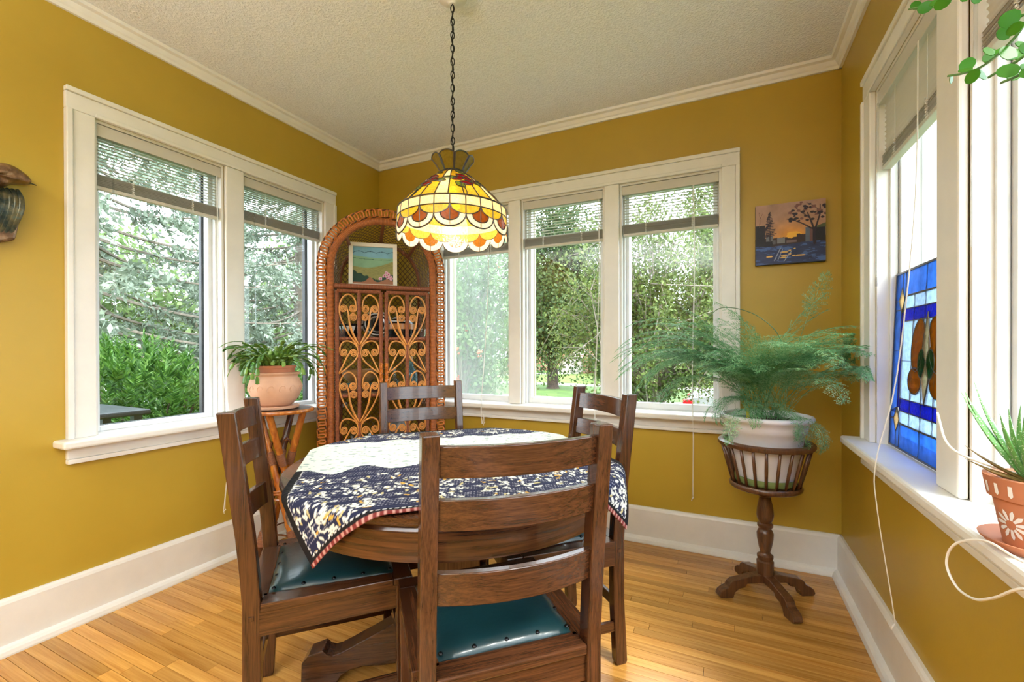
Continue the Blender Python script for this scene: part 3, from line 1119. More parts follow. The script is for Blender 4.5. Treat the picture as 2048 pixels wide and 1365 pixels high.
# loop border: one oval ring per loop
lm = MB()
ring = []
for i in range(14):
    a = 2 * PI * i / 14
    ring.append((0.0215 * math.cos(a), 0.004 * math.sin(2 * a), 0.0095 * math.sin(a)))
lm.tube(ring, 0.0060, 6, closed=True)
lme = lm.mesh('loop'); lme.materials.append(MATS['rattan_loop'])
lme.polygons.foreach_set('use_smooth', [True] * len(lme.polygons))
LP = arch_pts(HW, AZ, 0, 0.06, 0.048, 0.034)
for i, p in enumerate(LP):
    p = Vector(p)
    if p.z > AZ:
        an = math.atan2(p.z - AZ, p.x)
    else:
        an = 0.0
    o = bpy.data.objects.new('loop', lme)
    COL.objects.link(o)
    o.parent = cb
    o.location = p
    o.rotation_euler = (0, -an, 0)
# woven back and sides
def lattice_back():
    mb = MB()
    def inside(x, z):
        if z < 0.06: return False
        if z <= BAZ: return abs(x) <= BHW
        return x * x + (z - BAZ) ** 2 <= BHW * BHW
    for sgn in (-1, 1):
        c = -0.4
        while c < 2.4:
            run_, prev = [], None
            for i in range(160):
                x = -BHW + 2 * BHW * i / 159
                z = c + sgn * x * 1.15
                if inside(x, z): run_.append((x, DP + 0.002 * sgn, z))
            if len(run_) > 1:
                mb.tube([run_[0], run_[-1]], 0.0024, 4)
            c += 0.036
    return mb
tag(lattice_back().build('woven_back', 'wicker_weave', cb), kind='stuff')
fr_p = [Vector(p) for p in arch_pts(HW, AZ, 0, 0.06)]
bk_p = [Vector(p) for p in arch_pts(BHW, BAZ, DP, 0.06)]
def along(P, t):
    t = max(0, min(0.99999, t)) * (len(P) - 1)
    i = int(t)
    return P[i].lerp(P[min(i + 1, len(P) - 1)], t - i)
mb = MB()
NL = 130
for sgn in (-1, 1):
    for k in range(NL):
        t0 = k / NL
        q = []
        for j in range(5):
            v = j / 4
            t = t0 + sgn * 0.065 * v
            if 0 <= t <= 1:
                q.append(along(fr_p, t).lerp(along(bk_p, t), v))
        if len(q) > 1:
            mb.tube(q, 0.0023, 4)
tag(mb.build('woven_sides', 'wicker_weave', cb), kind='stuff')
# ties between the two arches
for a in (90, 45, 135):
    ar = R(a)
    mb = MB(); mb.tube([(HW * math.cos(ar), 0, AZ + HW * math.sin(ar) - 0.015), (BHW * math.cos(ar), DP, BAZ + BHW * math.sin(ar))], 0.011, 8)
    mb.build('arch_tie', 'rattan_bar', cb, smooth=True)
# shelves with wrapped front rails
SH = (1.452, 1.145, 0.808, 0.505, 0.12)
for i, z in enumerate(SH):
    mb = MB(); mb.hexa([(x * (0.288 if y < 0.1 else 0.243), y, zz) for zz in (z - 0.014, z) for y in (0.008, DP - 0.01) for x in (-1, 1)])
    sh = mb.build('shelf', 'shelf_wood', cb)
    mb = MB(); mb.tube([(-0.275, 0.0 if i else -0.004, z - 0.004), (0.275, 0.0 if i else -0.004, z - 0.004)], 0.015 if i == 0 else 0.011, 10)
    mb.build('shelf_rail', 'rattan_bar', sh, smooth=True)
# scrolls: curves digitised in crop units, bar at x=385, rail at y=60
UX, UZ = 0.00066, 0.000747
def spiral(cx, cy, r, a0, cw, turns=2.6, r_in=5):
    o = []
    n = int(turns * 14)
    for i in range(n + 1):
        t = i / n
        a = a0 + (1 if cw else -1) * t * turns * 2 * PI
        rad = r + (r_in - r) * t
        o.append((cx + rad * math.cos(a), cy + rad * math.sin(a)))
    return o
CURV = {
    'a': ([(376, 492), (300, 400), (238, 290), (219, 200), (240, 122), (295, 86), (345, 122)], (330, 195, 32, -0.1, True)),
    'b': ([(380, 480), (332, 390), (302, 300), (294, 240)], (255, 200, 32, 0.15, False)),
    'c': ([(381, 486), (335, 410), (305, 330)], (335, 265, 32, PI - 0.1, True)),
    'd': ([(215, 705), (282, 660), (350, 600), (375, 540), (355, 482), (300, 452), (252, 458), (225, 495)], (255, 538, 32, PI, False)),
    'e': ([(215, 702), (262, 612), (288, 565)], (335, 545, 32, PI + 0.1, True)),
}
smesh = {}
for key, (tail, sp) in CURV.items():
    pts2 = [(p.x, p.y) for p in smoothpath([(x, y, 0) for x, y in tail + [spiral(*sp)[0]]], 5)][:-1] + spiral(*sp)
    for mir in (1, -1):
        m = MB()
        m.tube([((x - 385) * UX * mir, {'a': 0, 'b': -0.006, 'c': 0.004, 'd': 0, 'e': -0.006}[key], -(y - 60) * UZ) for x, y in pts2], [0.0052 if i < len(pts2) - 37 else 0.0036 for i in range(len(pts2))], 6)
        me = m.mesh('scroll'); me.materials.append(MATS['rattan_cane'])
        me.polygons.foreach_set('use_smooth', [True] * len(me.polygons))
        smesh[key, mir] = me
for side in (-1, 1):
    xc = side * 0.1375
    d = empty('door', (xc, -0.014, 0), 0, cb)
    zt, zb = 1.418, 0.46
    for sx, nm in ((-0.122, 'door_stile'), (0.122, 'door_stile'), (0.0, 'centre_bar')):
        mb = MB(); mb.tube([(sx, 0, zb), (sx, 0, zt)], 0.0115, 8); mb.build(nm, 'rattan_bar', d, smooth=True)
    for zz_ in (zt, zb):
        mb = MB(); mb.tube([(-0.122, 0, zz_), (0.122, 0, zz_)], 0.0115, 8); mb.build('door_rail', 'rattan_bar', d, smooth=True)
    for mir in (1, -1):
        for tier in (0, 1):
            for key in 'abcde':
                o = bpy.data.objects.new('scroll', smesh[key, mir])
                COL.objects.link(o)
                o.parent = d
                o.location = (0, -0.004, zt - tier * 607 * UZ)
    # braided pull
    mb = MB()
    xh = -side * 0.122
    for k in range(3):
        pts = [(xh + 0.006 * math.sin(i * 0.9 + k * 2.1), -0.014 + 0.005 * math.cos(i * 1.8 + k * 2.1), 0.995 - 0.15 * i / 24) for i in range(25)]
        mb.tube(pts, 0.0042, 5)
    mb.build('door_pull', 'rattan_loop', d, smooth=True)
# lower panel under the doors
for x in np.arange(-0.26, 0.27, 0.04):
    mb = MB(); mb.tube([(x, -0.005, 0.06), (x, -0.005, 0.45)], 0.007, 6); mb.build('base_bar', 'rattan_bar', cb, smooth=True)

# ------------------------------------------------ what stands in the cabinet
CM = Matrix.Translation(cb.location) @ Matrix.Rotation(PI / 4, 4, 'Z')
def cpos(x, y, z):
    return CM @ Vector((x, y, z))
def in_cab(name, mb, mat, x, y, z, label, cat, smooth=True, rot=0.0, tilt=0.0, group=None, parent=None):
    o = mb.build(name, mat, smooth=smooth, angle=45)
    o.matrix_world = Matrix.Translation(cpos(x, y, z)) @ Matrix.Rotation(PI / 4 + rot, 4, 'Z') @ Matrix.Rotation(tilt, 4, 'X')
    if label: tag(o, label, cat, group)
    return o
plain('frame_white', (0.78, 0.74, 0.66), 0.5, var=0.04)
printmat('print_matte', 0.7, 0.2)
# framed landscape picture
pf = empty('framed_picture')
pf.matrix_world = Matrix.Translation(cpos(-0.055, 0.085, 1.4535)) @ Matrix.Rotation(PI / 4 + R(-4), 4, 'Z') @ Matrix.Rotation(R(-7), 4, 'X')
tag(pf, 'white-framed picture of green hills and pink flowers on the cabinet top shelf', 'picture')
PW, PH, FB = 0.285, 0.285, 0.024
for bx in ((-PW / 2, PW / 2, 0, FB), (-PW / 2, PW / 2, PH - FB, PH), (-PW / 2, -PW / 2 + FB, FB, PH - FB), (PW / 2 - FB, PW / 2, FB, PH - FB)):
    mb = MB(); mb.box(bx[0], bx[1], -0.008, 0.012, bx[2], bx[3]); mb.build('frame_bar', 'frame_white', pf, bevel=0.001)
def hills(U, V):
    C = np.zeros(U.shape + (3,)); C[:] = lin(120, 168, 190)
    n = vnoise(U, V, 5, 3)
    C = C * (0.8 + 0.4 * n[..., None])
    cl_ = 0.87 + 0.045 * np.abs(np.sin(U * 11)) - 0.03
    C = np.where((np.abs(V - cl_) < 0.006)[..., None], lin(40, 60, 80), C)
    h1 = 0.76 - 0.05 * np.sin(U * 2.2)
    C = np.where((V < h1)[..., None], lin(128, 168, 140) * (0.8 + 0.4 * n[..., None]), C)
    C = np.where((np.abs(V - (0.70 - 0.12 * U + 0.10 * U * U)) < 0.005)[..., None], lin(50, 90, 80), C)
    h2 = 0.50 - 0.10 * np.sin(U * 3.1 + 0.2) + 0.12 * U
    C = np.where((V < h2)[..., None], lin(140, 140, 92) * (0.75 + 0.5 * vnoise(U, V * 3, 22, 4)[..., None]), C)
    b = 0.36 - 0.42 * U + 0.02 * np.sin(U * 40)
    b2 = 0.06 + 0.42 * (U - 0.45) + 0.02 * np.sin(U * 36)
    C = np.where(((V < b) | ((V < b2) & (U > 0.42)))[..., None], lin(44, 70, 62) * (0.8 + 0.5 * n[..., None]), C)
    e = 0.13 * np.exp(-((U - 0.42) / 0.10) ** 2) + 0.09 * np.exp(-((U - 0.85) / 0.15) ** 2) + 0.06
    C = np.where((V < e)[..., None], lin(160, 112, 88), C)
    rs = np.random.default_rng(4)
    for cx_, cy_ in ((0.78, 0.24), (0.85, 0.20), (0.88, 0.28), (0.92, 0.22), (0.68, 0.16), (0.83, 0.32), (0.95, 0.17)):
        for k in range(5):
            a = k * 2 * PI / 5 + rs.random()
            px, py = cx_ + 0.028 * math.cos(a), cy_ + 0.028 * math.sin(a)
            C = np.where(((U - px) ** 2 + (V - py) ** 2 < 0.00045)[..., None], lin(218, 176, 200), C)
        C = np.where(((U - cx_) ** 2 + (V - cy_) ** 2 < 0.0003)[..., None], lin(170, 60, 110), C)
    return C
p_ = picture('print', PW - 2 * FB, PH - 2 * FB, 110, 110, hills, 'print_matte', pf)
p_.location = (-(PW - 2 * FB) / 2, 0.004, FB)
mb = MB(); mb.box(-PW / 2 + 0.005, PW / 2 - 0.005, 0.006, 0.011, 0.005, PH - 0.005); mb.build('backing', 'rattan_dark', pf)

plain('glaze_black', (0.012, 0.012, 0.014), 0.12, coat=0.5)
plain('glaze_white', (0.72, 0.72, 0.70), 0.2)
plain('silver_dish', (0.62, 0.62, 0.64), 0.16, 0.9)
wood('turned_wood', (0.20, 0.09, 0.03, 1), (0.48, 0.27, 0.11, 1), 'x', 0.4)
plain('teal_mat', (0.02, 0.09, 0.08), 0.7)
plain('reed', (0.30, 0.17, 0.06), 0.6, var=0.4, vscale=60)
plain('stone_grey', (0.20, 0.20, 0.20), 0.8, var=0.5, vscale=40, bstr=0.4, bscale=60)
plain('amber_wood', (0.50, 0.20, 0.04), 0.3)
glassmat('blue_glass', (0.62, 0.80, 0.86), 0.10, 2.0)
glassmat('clear_glass', (0.90, 0.93, 0.93), 0.08, 2.5)
plain('cork', (0.45, 0.30, 0.16), 0.8)
plain('paper', (0.72, 0.72, 0.76), 0.8)
def bowl(r, h, t=0.004, foot_=0.4):
    m = MB()
    pr_ = [(0, 0.0), (r * foot_, 0.0), (r * foot_, 0.004), (r * 0.75, h * 0.35), (r, h), (r - t, h), (r * 0.72, h * 0.35 + t), (r * foot_ * 0.9, 0.008), (0, 0.008)]
    m.lathe(pr_, 32); return m
# black bowl with triangular white marks
bo = in_cab('patterned_bowl', bowl(0.075, 0.085), 'glaze_black', -0.185, 0.12, 1.1465, 'black bowl with white marks on the cabinet second shelf', 'bowl')
for k in range(14):
    a = 2 * PI * k / 14
    m = MB()
    q = []
    for (da, t) in ((-0.16, 0.85), (0.16, 0.85), (0.0, 0.35)):
        rr_ = 0.075 * (0.75 + 0.25 * (t - 0.35) / 0.65) + 0.0012
        q.append((rr_ * math.cos(a + da), rr_ * math.sin(a + da), 0.085 * t))
    m.add(q + [tuple(Vector(v) * 0.985) for v in q], [(0, 1, 2), (5, 4, 3), (0, 3, 4, 1), (1, 4, 5, 2), (2, 5, 3, 0)])
    m.build('white_mark', 'glaze_white', bo)
bo2 = in_cab('silver_pot', bowl(0.036, 0.05), 'silver_dish', -0.243, 0.045, 1.1465, 'small silver bowl at the left end of the cabinet second shelf', 'bowl')
# striped plate leaning on edge
pl = empty('striped_plate')
pl.matrix_world = Matrix.Translation(cpos(-0.03, 0.15, 1.146)) @ Matrix.Rotation(PI / 4, 4, 'Z') @ Matrix.Rotation(R(-14), 4, 'X')
tag(pl, 'silver and black ringed plate leaning upright on the cabinet second shelf', 'plate')
for i, (ra, rb, mt) in enumerate(((0, 0.045, 'glaze_black'), (0.045, 0.055, 'silver_dish'), (0.055, 0.066, 'glaze_black'), (0.066, 0.074, 'glaze_white'), (0.074, 0.082, 'glaze_black'), (0.082, 0.092, 'silver_dish'))):
    m = MB(); m.lathe([(ra, -0.003), (rb, -0.003 + 0.002), (rb, 0.006), (ra, 0.004)] + ([(ra, -0.003)] if ra else []), 40)
    m.v = [(v[0], -v[2], v[1] + 0.093) for v in m.v]
    m.build('ring', mt, pl, smooth=True)
# round lidded box
bx_ = empty('lidded_box')
bx_.matrix_world = Matrix.Translation(cpos(0.115, 0.10, 1.1465)) @ Matrix.Rotation(PI / 4, 4, 'Z')
tag(bx_, 'black lidded jar with an amber band and pale striped lid in the cabinet', 'jar')
for (z0_, z1_, r0_, r1_, mt, nm) in ((0, 0.055, 0.075, 0.082, 'glaze_black', 'body'), (0.055, 0.090, 0.082, 0.080, 'amber_wood', 'band'), (0.090, 0.100, 0.078, 0.074, 'glaze_black', 'lid_rim'), (0.100, 0.112, 0.073, 0.066, 'glaze_white', 'lid'), (0.112, 0.120, 0.066, 0.058, 'glaze_black', 'lid_stripe'), (0.120, 0.132, 0.058, 0.044, 'glaze_white', 'lid_top'), (0.132, 0.145, 0.044, 0.020, 'glaze_black', 'knob')):
    m = MB(); m.lathe([(0, z0_), (r0_, z0_), (r1_, z1_), (0, z1_)], 32); m.build(nm, mt, bx_, smooth=True)
in_cab('silver_dish', bowl(0.038, 0.06), 'silver_dish', 0.236, 0.08, 1.1465, 'silver bowl at the right end of the cabinet second shelf', 'bowl')
# third shelf
in_cab('wooden_bowl', bowl(0.115, 0.085, 0.006, 0.5), 'turned_wood', -0.135, 0.13, 0.868, 'wide pale wooden bowl on the stack of mats inside the cabinet', 'bowl')
for k, mt in enumerate(('reed', 'rattan_dark', 'reed', 'rattan_dark', 'teal_mat')):
    m = MB(); m.box(-0.125 + 0.004 * (k % 2), 0.125 - 0.003 * k, -0.09, 0.09, 0.0, 0.0108)
    in_cab('woven_mat', m, mt, -0.135, 0.13, 0.8095 + k * 0.0112, ('lowest reed mat of the stack under the wooden bowl', 'second mat from the bottom of the stack, dark woven', 'middle reed mat of the stack under the wooden bowl', 'fourth mat of the stack, dark woven, below the teal one', 'teal mat on top of the stack under the wooden bowl')[k], 'mat', False, group='mats stacked on the cabinet third shelf')
def bottle(name, prof, mat, x, y, z, label, cork=None):
    m = MB(); m.lathe(prof, 24)
    o = in_cab(name, m, mat, x, y, z, label, 'bottle')
    if cork:
        c = MB(); c.lathe([(0, cork[0]), (cork[2], cork[0]), (cork[2] * 1.1, cork[1]), (0, cork[1])], 14)
        c.build('stopper', 'cork', o, smooth=True)
    return o
bottle('blue_bottle', [(0, 0), (0.036, 0.0), (0.040, 0.01), (0.040, 0.10), (0.034, 0.13), (0.014, 0.155), (0.011, 0.19), (0.014, 0.20), (0.010, 0.20), (0.009, 0.16), (0.03, 0.128), (0.036, 0.1), (0.036, 0.008), (0, 0.006)],
       'blue_glass', 0.175, 0.10, 0.8095, 'blue glass bottle with a cork stopper on the cabinet third shelf', (0.195, 0.222, 0.0105))
bottle('glass_decanter', [(0, 0), (0.040, 0.0), (0.046, 0.02), (0.036, 0.06), (0.012, 0.085), (0.009, 0.14), (0.018, 0.158), (0.014, 0.157), (0.007, 0.14), (0.009, 0.085), (0.032, 0.058), (0.042, 0.02), (0, 0.008)],
       'clear_glass', 0.07, 0.10, 0.8095, 'clear glass decanter with a narrow neck on the cabinet third shelf')
# bottom shelf
in_cab('glass_dish', bowl(0.075, 0.05), 'clear_glass', -0.12, 0.09, 0.508, 'clear glass dish low in the cabinet behind the left door', 'dish')
m = MB(); m.box(-0.10, 0.10, -0.07, 0.07, 0, 0.004)
in_cab('paper_sheet', m, 'paper', -0.16, 0.12, 0.5065, 'pale paper sheet lying on the lowest visible cabinet shelf', 'paper', False, 0.2)
m = MB(); m.lathe([(0, 0), (0.05, 0), (0.068, 0.03), (0.07, 0.07), (0.055, 0.11), (0.03, 0.125), (0, 0.126)], 20)
in_cab('stone_jar', m, 'stone_grey', 0.10, 0.10, 0.5065, 'rough grey stone jar low in the cabinet behind the right door', 'jar')
# ================================================================ stained-glass pendant lamp
LX, LY = 1.372, -1.121
lp = empty('pendant_lamp', (LX, LY, 0))
tag(lp, 'stained glass pendant lamp with scalloped rim hanging on a chain over the table', 'lamp')
artglass('glass_amber', (0.50, 0.36, 0.045), 0.55, 0.25)
artglass('glass_gold', (0.68, 0.53, 0.09), 0.55, 0.25)
artglass('glass_cream', (0.86, 0.72, 0.50), 0.60, 0.18)
artglass('glass_white', (0.90, 0.80, 0.66), 0.60, 0.06, 0.15)
artglass('glass_brown', (0.42, 0.15, 0.012), 0.5, 0.25)
artglass('glass_red', (0.50, 0.02, 0.03), 0.5, 0.15)
artglass('glass_green', (0.42, 0.55, 0.08), 0.5, 0.2)
plain('lead_came', (0.10, 0.09, 0.085), 0.32, 0.75)
ZT, ZC, ZB1, ZB2, ZS = 1.752, 1.606, 1.572, 1.5475, 1.500     # cone top, cone foot, band foot, swag line, scallop tip
RTOP, RC = 0.046, 0.206
def lpt(a, r, z):
    return Vector((r * math.cos(a), r * math.sin(a), z))
def cone(a, t, off=0.0):
    """t=0 top .. 1 foot of the cone, slightly bellied"""
    r = RTOP + (RC - RTOP) * (t ** 0.95)
    z = ZT + (ZC - ZT) * (t ** 1.12)
    return lpt(a, r + off * 0.65, z + off * 0.75)
def patch(name, fn, u0, u1, v0, v1, mat, nu=3, nv=3, th=0.0028, inset=0.0):
    """a curved pane with thickness; fn(u,v)->point; offset inward along the radial direction"""
    g0, g1 = [], []
    for j in range(nv + 1):
        for i in range(nu + 1):
            p = fn(u0 + (u1 - u0) * i / nu, v0 + (v1 - v0) * j / nv)
            rd = Vector((p.x, p.y, 0))
            rd = rd.normalized() if rd.length else Vector((1, 0, 0))
            g0.append(p)
            g1.append(p - rd * th)
    n = nu + 1
    m = n * (nv + 1)
    fs = []
    for j in range(nv):
        for i in range(nu):
            a = j * n + i
            fs.append((a, a + 1, a + n + 1, a + n))
            fs.append((m + a, m + a + n, m + a + n + 1, m + a + 1))
    edge = [i for i in range(n)] + [j * n + nu for j in range(1, nv + 1)] + [nv * n + i for i in range(nu - 1, -1, -1)] + [j * n for j in range(nv - 1, 0, -1)]
    for k in range(len(edge)):
        a, b = edge[k], edge[(k + 1) % len(edge)]
        fs.append((a, m + a, m + b, b))
    mb = MB(); mb.add(g0 + g1, fs)
    return mb.build(name, mat, lp, smooth=True, angle=30)
came = MB()
def cm(pts, r=0.0027):
    came.tube(pts, r, 6)
A0 = math.radians(-75)        # phase so that a pale strip faces the camera
# cone: six bays of a narrow pale strip and a wide amber bay with flowers
bay = PI / 3
for k in range(6):
    a = A0 + k * bay
    sw = bay * 0.22
    for (t0, t1) in ((0, 0.42), (0.42, 1)):
        patch('glass_pane', lambda u, v: cone(u, v), a, a + sw, t0, t1, 'glass_cream', 2, 3)
    for i in range(3):
        b0 = a + sw + (bay - sw) * i / 3
        b1 = a + sw + (bay - sw) * (i + 1) / 3
        patch('glass_pane', lambda u, v: cone(u, v), b0, b1, 0, 0.45, 'glass_amber' if i != 1 else 'glass_gold', 3, 3)
        patch('glass_pane', lambda u, v: cone(u, v), b0, b1, 0.45, 1, 'glass_gold', 3, 3)
        cm([cone(b1, t, 0.001) for t in ((0.62, 0.75, 0.88, 1) if i < 2 else (0, 0.15, 0.3, 0.45, 0.6, 0.8, 1))], 0.0022)
    cm([cone(a + sw, t, 0.001) for t in (0, 0.2, 0.4, 0.6, 0.8, 1)], 0.0025)
    cm([cone(a + sw * i / 4, 0.42, 0.001) for i in range(5)], 0.0022)
    am = a + sw + (bay - sw) * 0.5
    # flower pieces: ellipses laid into the cone surface
    def piece(ca, ct, la, lt, rot, mat):
        ring = []
        for i in range(12):
            th = 2 * PI * i / 12
            x, y = math.cos(th) * la, math.sin(th) * lt * (1 - 0.35 * abs(math.cos(th)))
            xx = x * math.cos(rot) - y * math.sin(rot)
            yy = x * math.sin(rot) + y * math.cos(rot)
            rad = RTOP + (RC - RTOP) * ct
            ring.append((ca + xx / rad, ct + yy / 0.21))
        top = [cone(u, t, 0.0028) for u, t in ring]
        bot = [cone(u, t, -0.003) for u, t in ring]
        mb = MB(); mb.add(top + bot, [tuple(range(12)), tuple(range(23, 11, -1))] + [(i, (i + 1) % 12, 12 + (i + 1) % 12, 12 + i) for i in range(12)])
        mb.build('flower_pane', mat, lp)
        came.tube(top, 0.0016, 5, closed=True)
    for (da, dt, la, lt, rt, mt) in ((0.0, 0.34, 0.024, 0.013, 0.3, 'glass_red'), (0.15, 0.47, 0.027, 0.014, 0.6, 'glass_red'), (-0.16, 0.45, 0.024, 0.014, -0.5, 'glass_red'), (0.02, 0.60, 0.024, 0.014, 0.1, 'glass_red'),
                                     (-0.40, 0.43, 0.024, 0.010, 0.0, 'glass_green'), (-0.16, 0.68, 0.023, 0.015, 0.9, 'glass_green'), (0.36, 0.52, 0.024, 0.012, 0.2, 'glass_green'), (0.02, 0.16, 0.020, 0.010, 0.7, 'glass_green')):
        piece(am + da, dt, la, lt, rt, mt)
    cm([cone(am - 0.1 + 0.03 * math.sin(t * 9), t, 0.001) for t in (0.70, 0.8, 0.9, 1.0)], 0.002)
# band of 24 pale panes, then a swagged skirt
def band(u, v):
    z = ZC + (ZB1 - ZC) * v
    return lpt(u, RC + 0.004 * v, z)
stp = 2 * PI / 24
for k in range(24):
    a = A0 + k * stp
    patch('band_pane', band, a, a + stp, 0, 1, 'glass_cream', 3, 2)
    cm([band(a, 0) * 1.0, band(a, 1)], 0.0022)
cm([cone(2 * PI * i / 72, 1.0, 0.001) for i in range(73)], 0.0032)
cm([band(2 * PI * i / 72, 1) for i in range(73)], 0.0024)
RS = RC + 0.004
SD, FD = 0.032, 0.044
def z_swag(u): return ZB1 - SD * math.sqrt(max(0, 1 - (1 - abs(u)) ** 2))
def z_in(u):
    e = abs(u) / 0.60
    return (ZB1 - SD - 0.024 * math.sqrt(1 - e * e)) if e < 1 else 9
def z_out(u): return ZB1 - SD - FD * math.sqrt(max(0, 1 - u * u))
for k in range(12):
    ac = A0 + (2 * k + 1) * stp
    for s in (-1, 1):
        def sw_(u, v, s=s, ac=ac):
            return lpt(ac + s * u * stp, RS, ZB1 + (z_swag(u) - ZB1) * v)
        patch('swag_pane', sw_, 0, 1, 0, 1, 'glass_gold', 6, 2)
        cm([sw_(i / 8, 1) for i in range(9)], 0.0024)
        def br(u, v, s=s, ac=ac):
            return lpt(ac + s * u * stp, RS + 0.001, z_swag(u) + (z_in(u) - z_swag(u)) * v)
        patch('fan_pane', br, 0, 0.595, 0, 1, 'glass_brown', 5, 2)
        def wh(u, v, s=s, ac=ac):
            zt_ = min(z_in(u), z_swag(u)) if abs(u) < 0.6 else z_swag(u)
            return lpt(ac + s * u * stp, RS + 0.002, zt_ + (z_out(u) - zt_) * v)
        patch('scallop_pane', wh, 0, 0.995, 0, 1, 'glass_white', 10, 2)
        cm([wh(math.sin(i / 10 * PI / 2), 1) for i in range(11)], 0.0026)
        cm([wh(0.6 * i / 8, 0) for i in range(9)], 0.0022)
    cm([lpt(ac, RS, ZB1), lpt(ac, RS, z_out(0))], 0.002)
    cm([lpt(ac + stp, RS, ZB1), lpt(ac + stp, RS, ZB1 - SD)], 0.002)
# crown on top
for k in range(8):
    a = A0 + k * PI / 4
    h = PI / 4 * 0.5
    def cr(u, v, a=a):
        wd = 1 - 0.0 * v
        zt_ = 0.058 * v * (1 - 0.16 * (abs(u) ** 2.5) * v)
        return lpt(a + u * h * (0.94 - 0.12 * v + 0.1 * v * v), RTOP + 0.034 * v, ZT + 0.004 + zt_)
    patch('crown_pane', cr, -1, 1, 0, 1, 'glass_amber', 6, 4)
    ring = [cr(-1, i / 5) for i in range(6)] + [cr(-1 + 2 * i / 8, 1) for i in range(1, 9)] + [cr(1, 1 - i / 5) for i in range(1, 6)]
    cm(ring, 0.0026)
cm([lpt(2 * PI * i / 40, RTOP, ZT + 0.002) for i in range(41)], 0.004)
came.build('lead_came', 'lead_came', lp, smooth=True)
mb = MB(); mb.lathe([(0, ZT + 0.012), (0.046, ZT + 0.006), (0.046, ZT + 0.002), (0.02, ZT - 0.004), (0.018, ZT - 0.05), (0, ZT - 0.05)], 20)
mb.build('cap', 'lead_came', lp, smooth=True)
# chain: alternating links
lk = MB()
rg = []
for i in range(16):
    a = 2 * PI * i / 16
    rg.append((0.0068 * math.cos(a), 0, 0.015 * math.sin(a)))
lk.tube(rg, 0.0020, 6, closed=True)
lke = lk.mesh('chain_link'); lke.materials.append(MATS['iron_black'])
lke.polygons.foreach_set('use_smooth', [True] * len(lke.polygons))
z = ZT + 0.026
k = 0
while z < 2.415:
    o = bpy.data.objects.new('chain_link', lke)
    COL.objects.link(o); o.parent = lp
    o.location = (0, 0, z)
    o.rotation_euler = (0, random.uniform(-0.06, 0.06), (k % 2) * PI / 2 + 0.5)
    z += 0.0255
    k += 1
mb = MB(); mb.tube([(0.004 * math.sin(i * 0.9), 0.004 * math.cos(i * 0.9), ZT + 0.01 + (2.42 - ZT - 0.01) * i / 60) for i in range(61)], 0.0022, 5)
mb.build('lamp_wire', 'iron_black', lp, smooth=True)
mb = MB(); mb.lathe([(0, 2.405), (0.012, 2.405), (0.02, 2.415), (0.055, 2.43), (0.062, 2.449), (0, 2.449)], 28)
mb.build('ceiling_canopy', 'trim_white', lp, smooth=True)
t = NT('bulb_glow')
em = t.n('ShaderNodeEmission'); em.inputs[0].default_value = (1, 0.86, 0.64, 1); em.inputs[1].default_value = 16
t.done(em.outputs[0])
mb = MB(); mb.lathe([(0, ZT - 0.14), (0.016, ZT - 0.137), (0.028, ZT - 0.12), (0.030, ZT - 0.105), (0.022, ZT - 0.08), (0.014, ZT - 0.06), (0.013, ZT - 0.05), (0, ZT - 0.05)], 20)
mb.build('bulb', 'bulb_glow', lp, smooth=True)
ld = bpy.data.lights.new('bulb_light', 'POINT')
ld.energy = 5; ld.color = (1, 0.86, 0.64); ld.shadow_soft_size = 0.03
lo = bpy.data.objects.new('bulb_light', ld); COL.objects.link(lo); lo.parent = lp; lo.location = (0, 0, ZT - 0.17)
# ================================================================ bamboo stand, pots and plants, wall pieces
def bmat(name, a, b):
    t = NT(name)
    v = t.coords('Object', (8, 8, 1.5))
    f = t.noise(v, 6, 4, 0.6)
    return t.done(t.bsdf(t.ramp(f, [(0.32, a), (0.55, tuple((x + y) / 2 for x, y in zip(a, b))), (0.7, b)]), 0.24, 0, 0.5))
bmat('bamboo_orange', (0.25, 0.055, 0.012, 1), (0.58, 0.22, 0.030, 1))
bmat('bamboo_dark', (0.045, 0.016, 0.010, 1), (0.20, 0.065, 0.022, 1))
wrapmat('cane_binding', (0.17, 0.055, 0.022, 1), (0.34, 0.13, 0.05, 1), 0.006)
bs = empty('bamboo_stand', (0.195, -0.970, 0))
tag(bs, 'small round bamboo plant stand beside the left window', 'plant stand')
STZ = 0.765
mb = MB(); mb.lathe([(0, STZ - 0.014), (0.148, STZ - 0.014), (0.150, STZ - 0.004), (0.146, STZ), (0, STZ)], 40); mb.build('woven_top', 'rattan_dark', bs, smooth=True)
mb = MB(); mb.tube([(0.152 * math.cos(2 * PI * i / 48), 0.152 * math.sin(2 * PI * i / 48), STZ - 0.008) for i in range(48)], 0.010, 8, closed=True); mb.build('rim', 'bamboo_orange', bs, smooth=True)
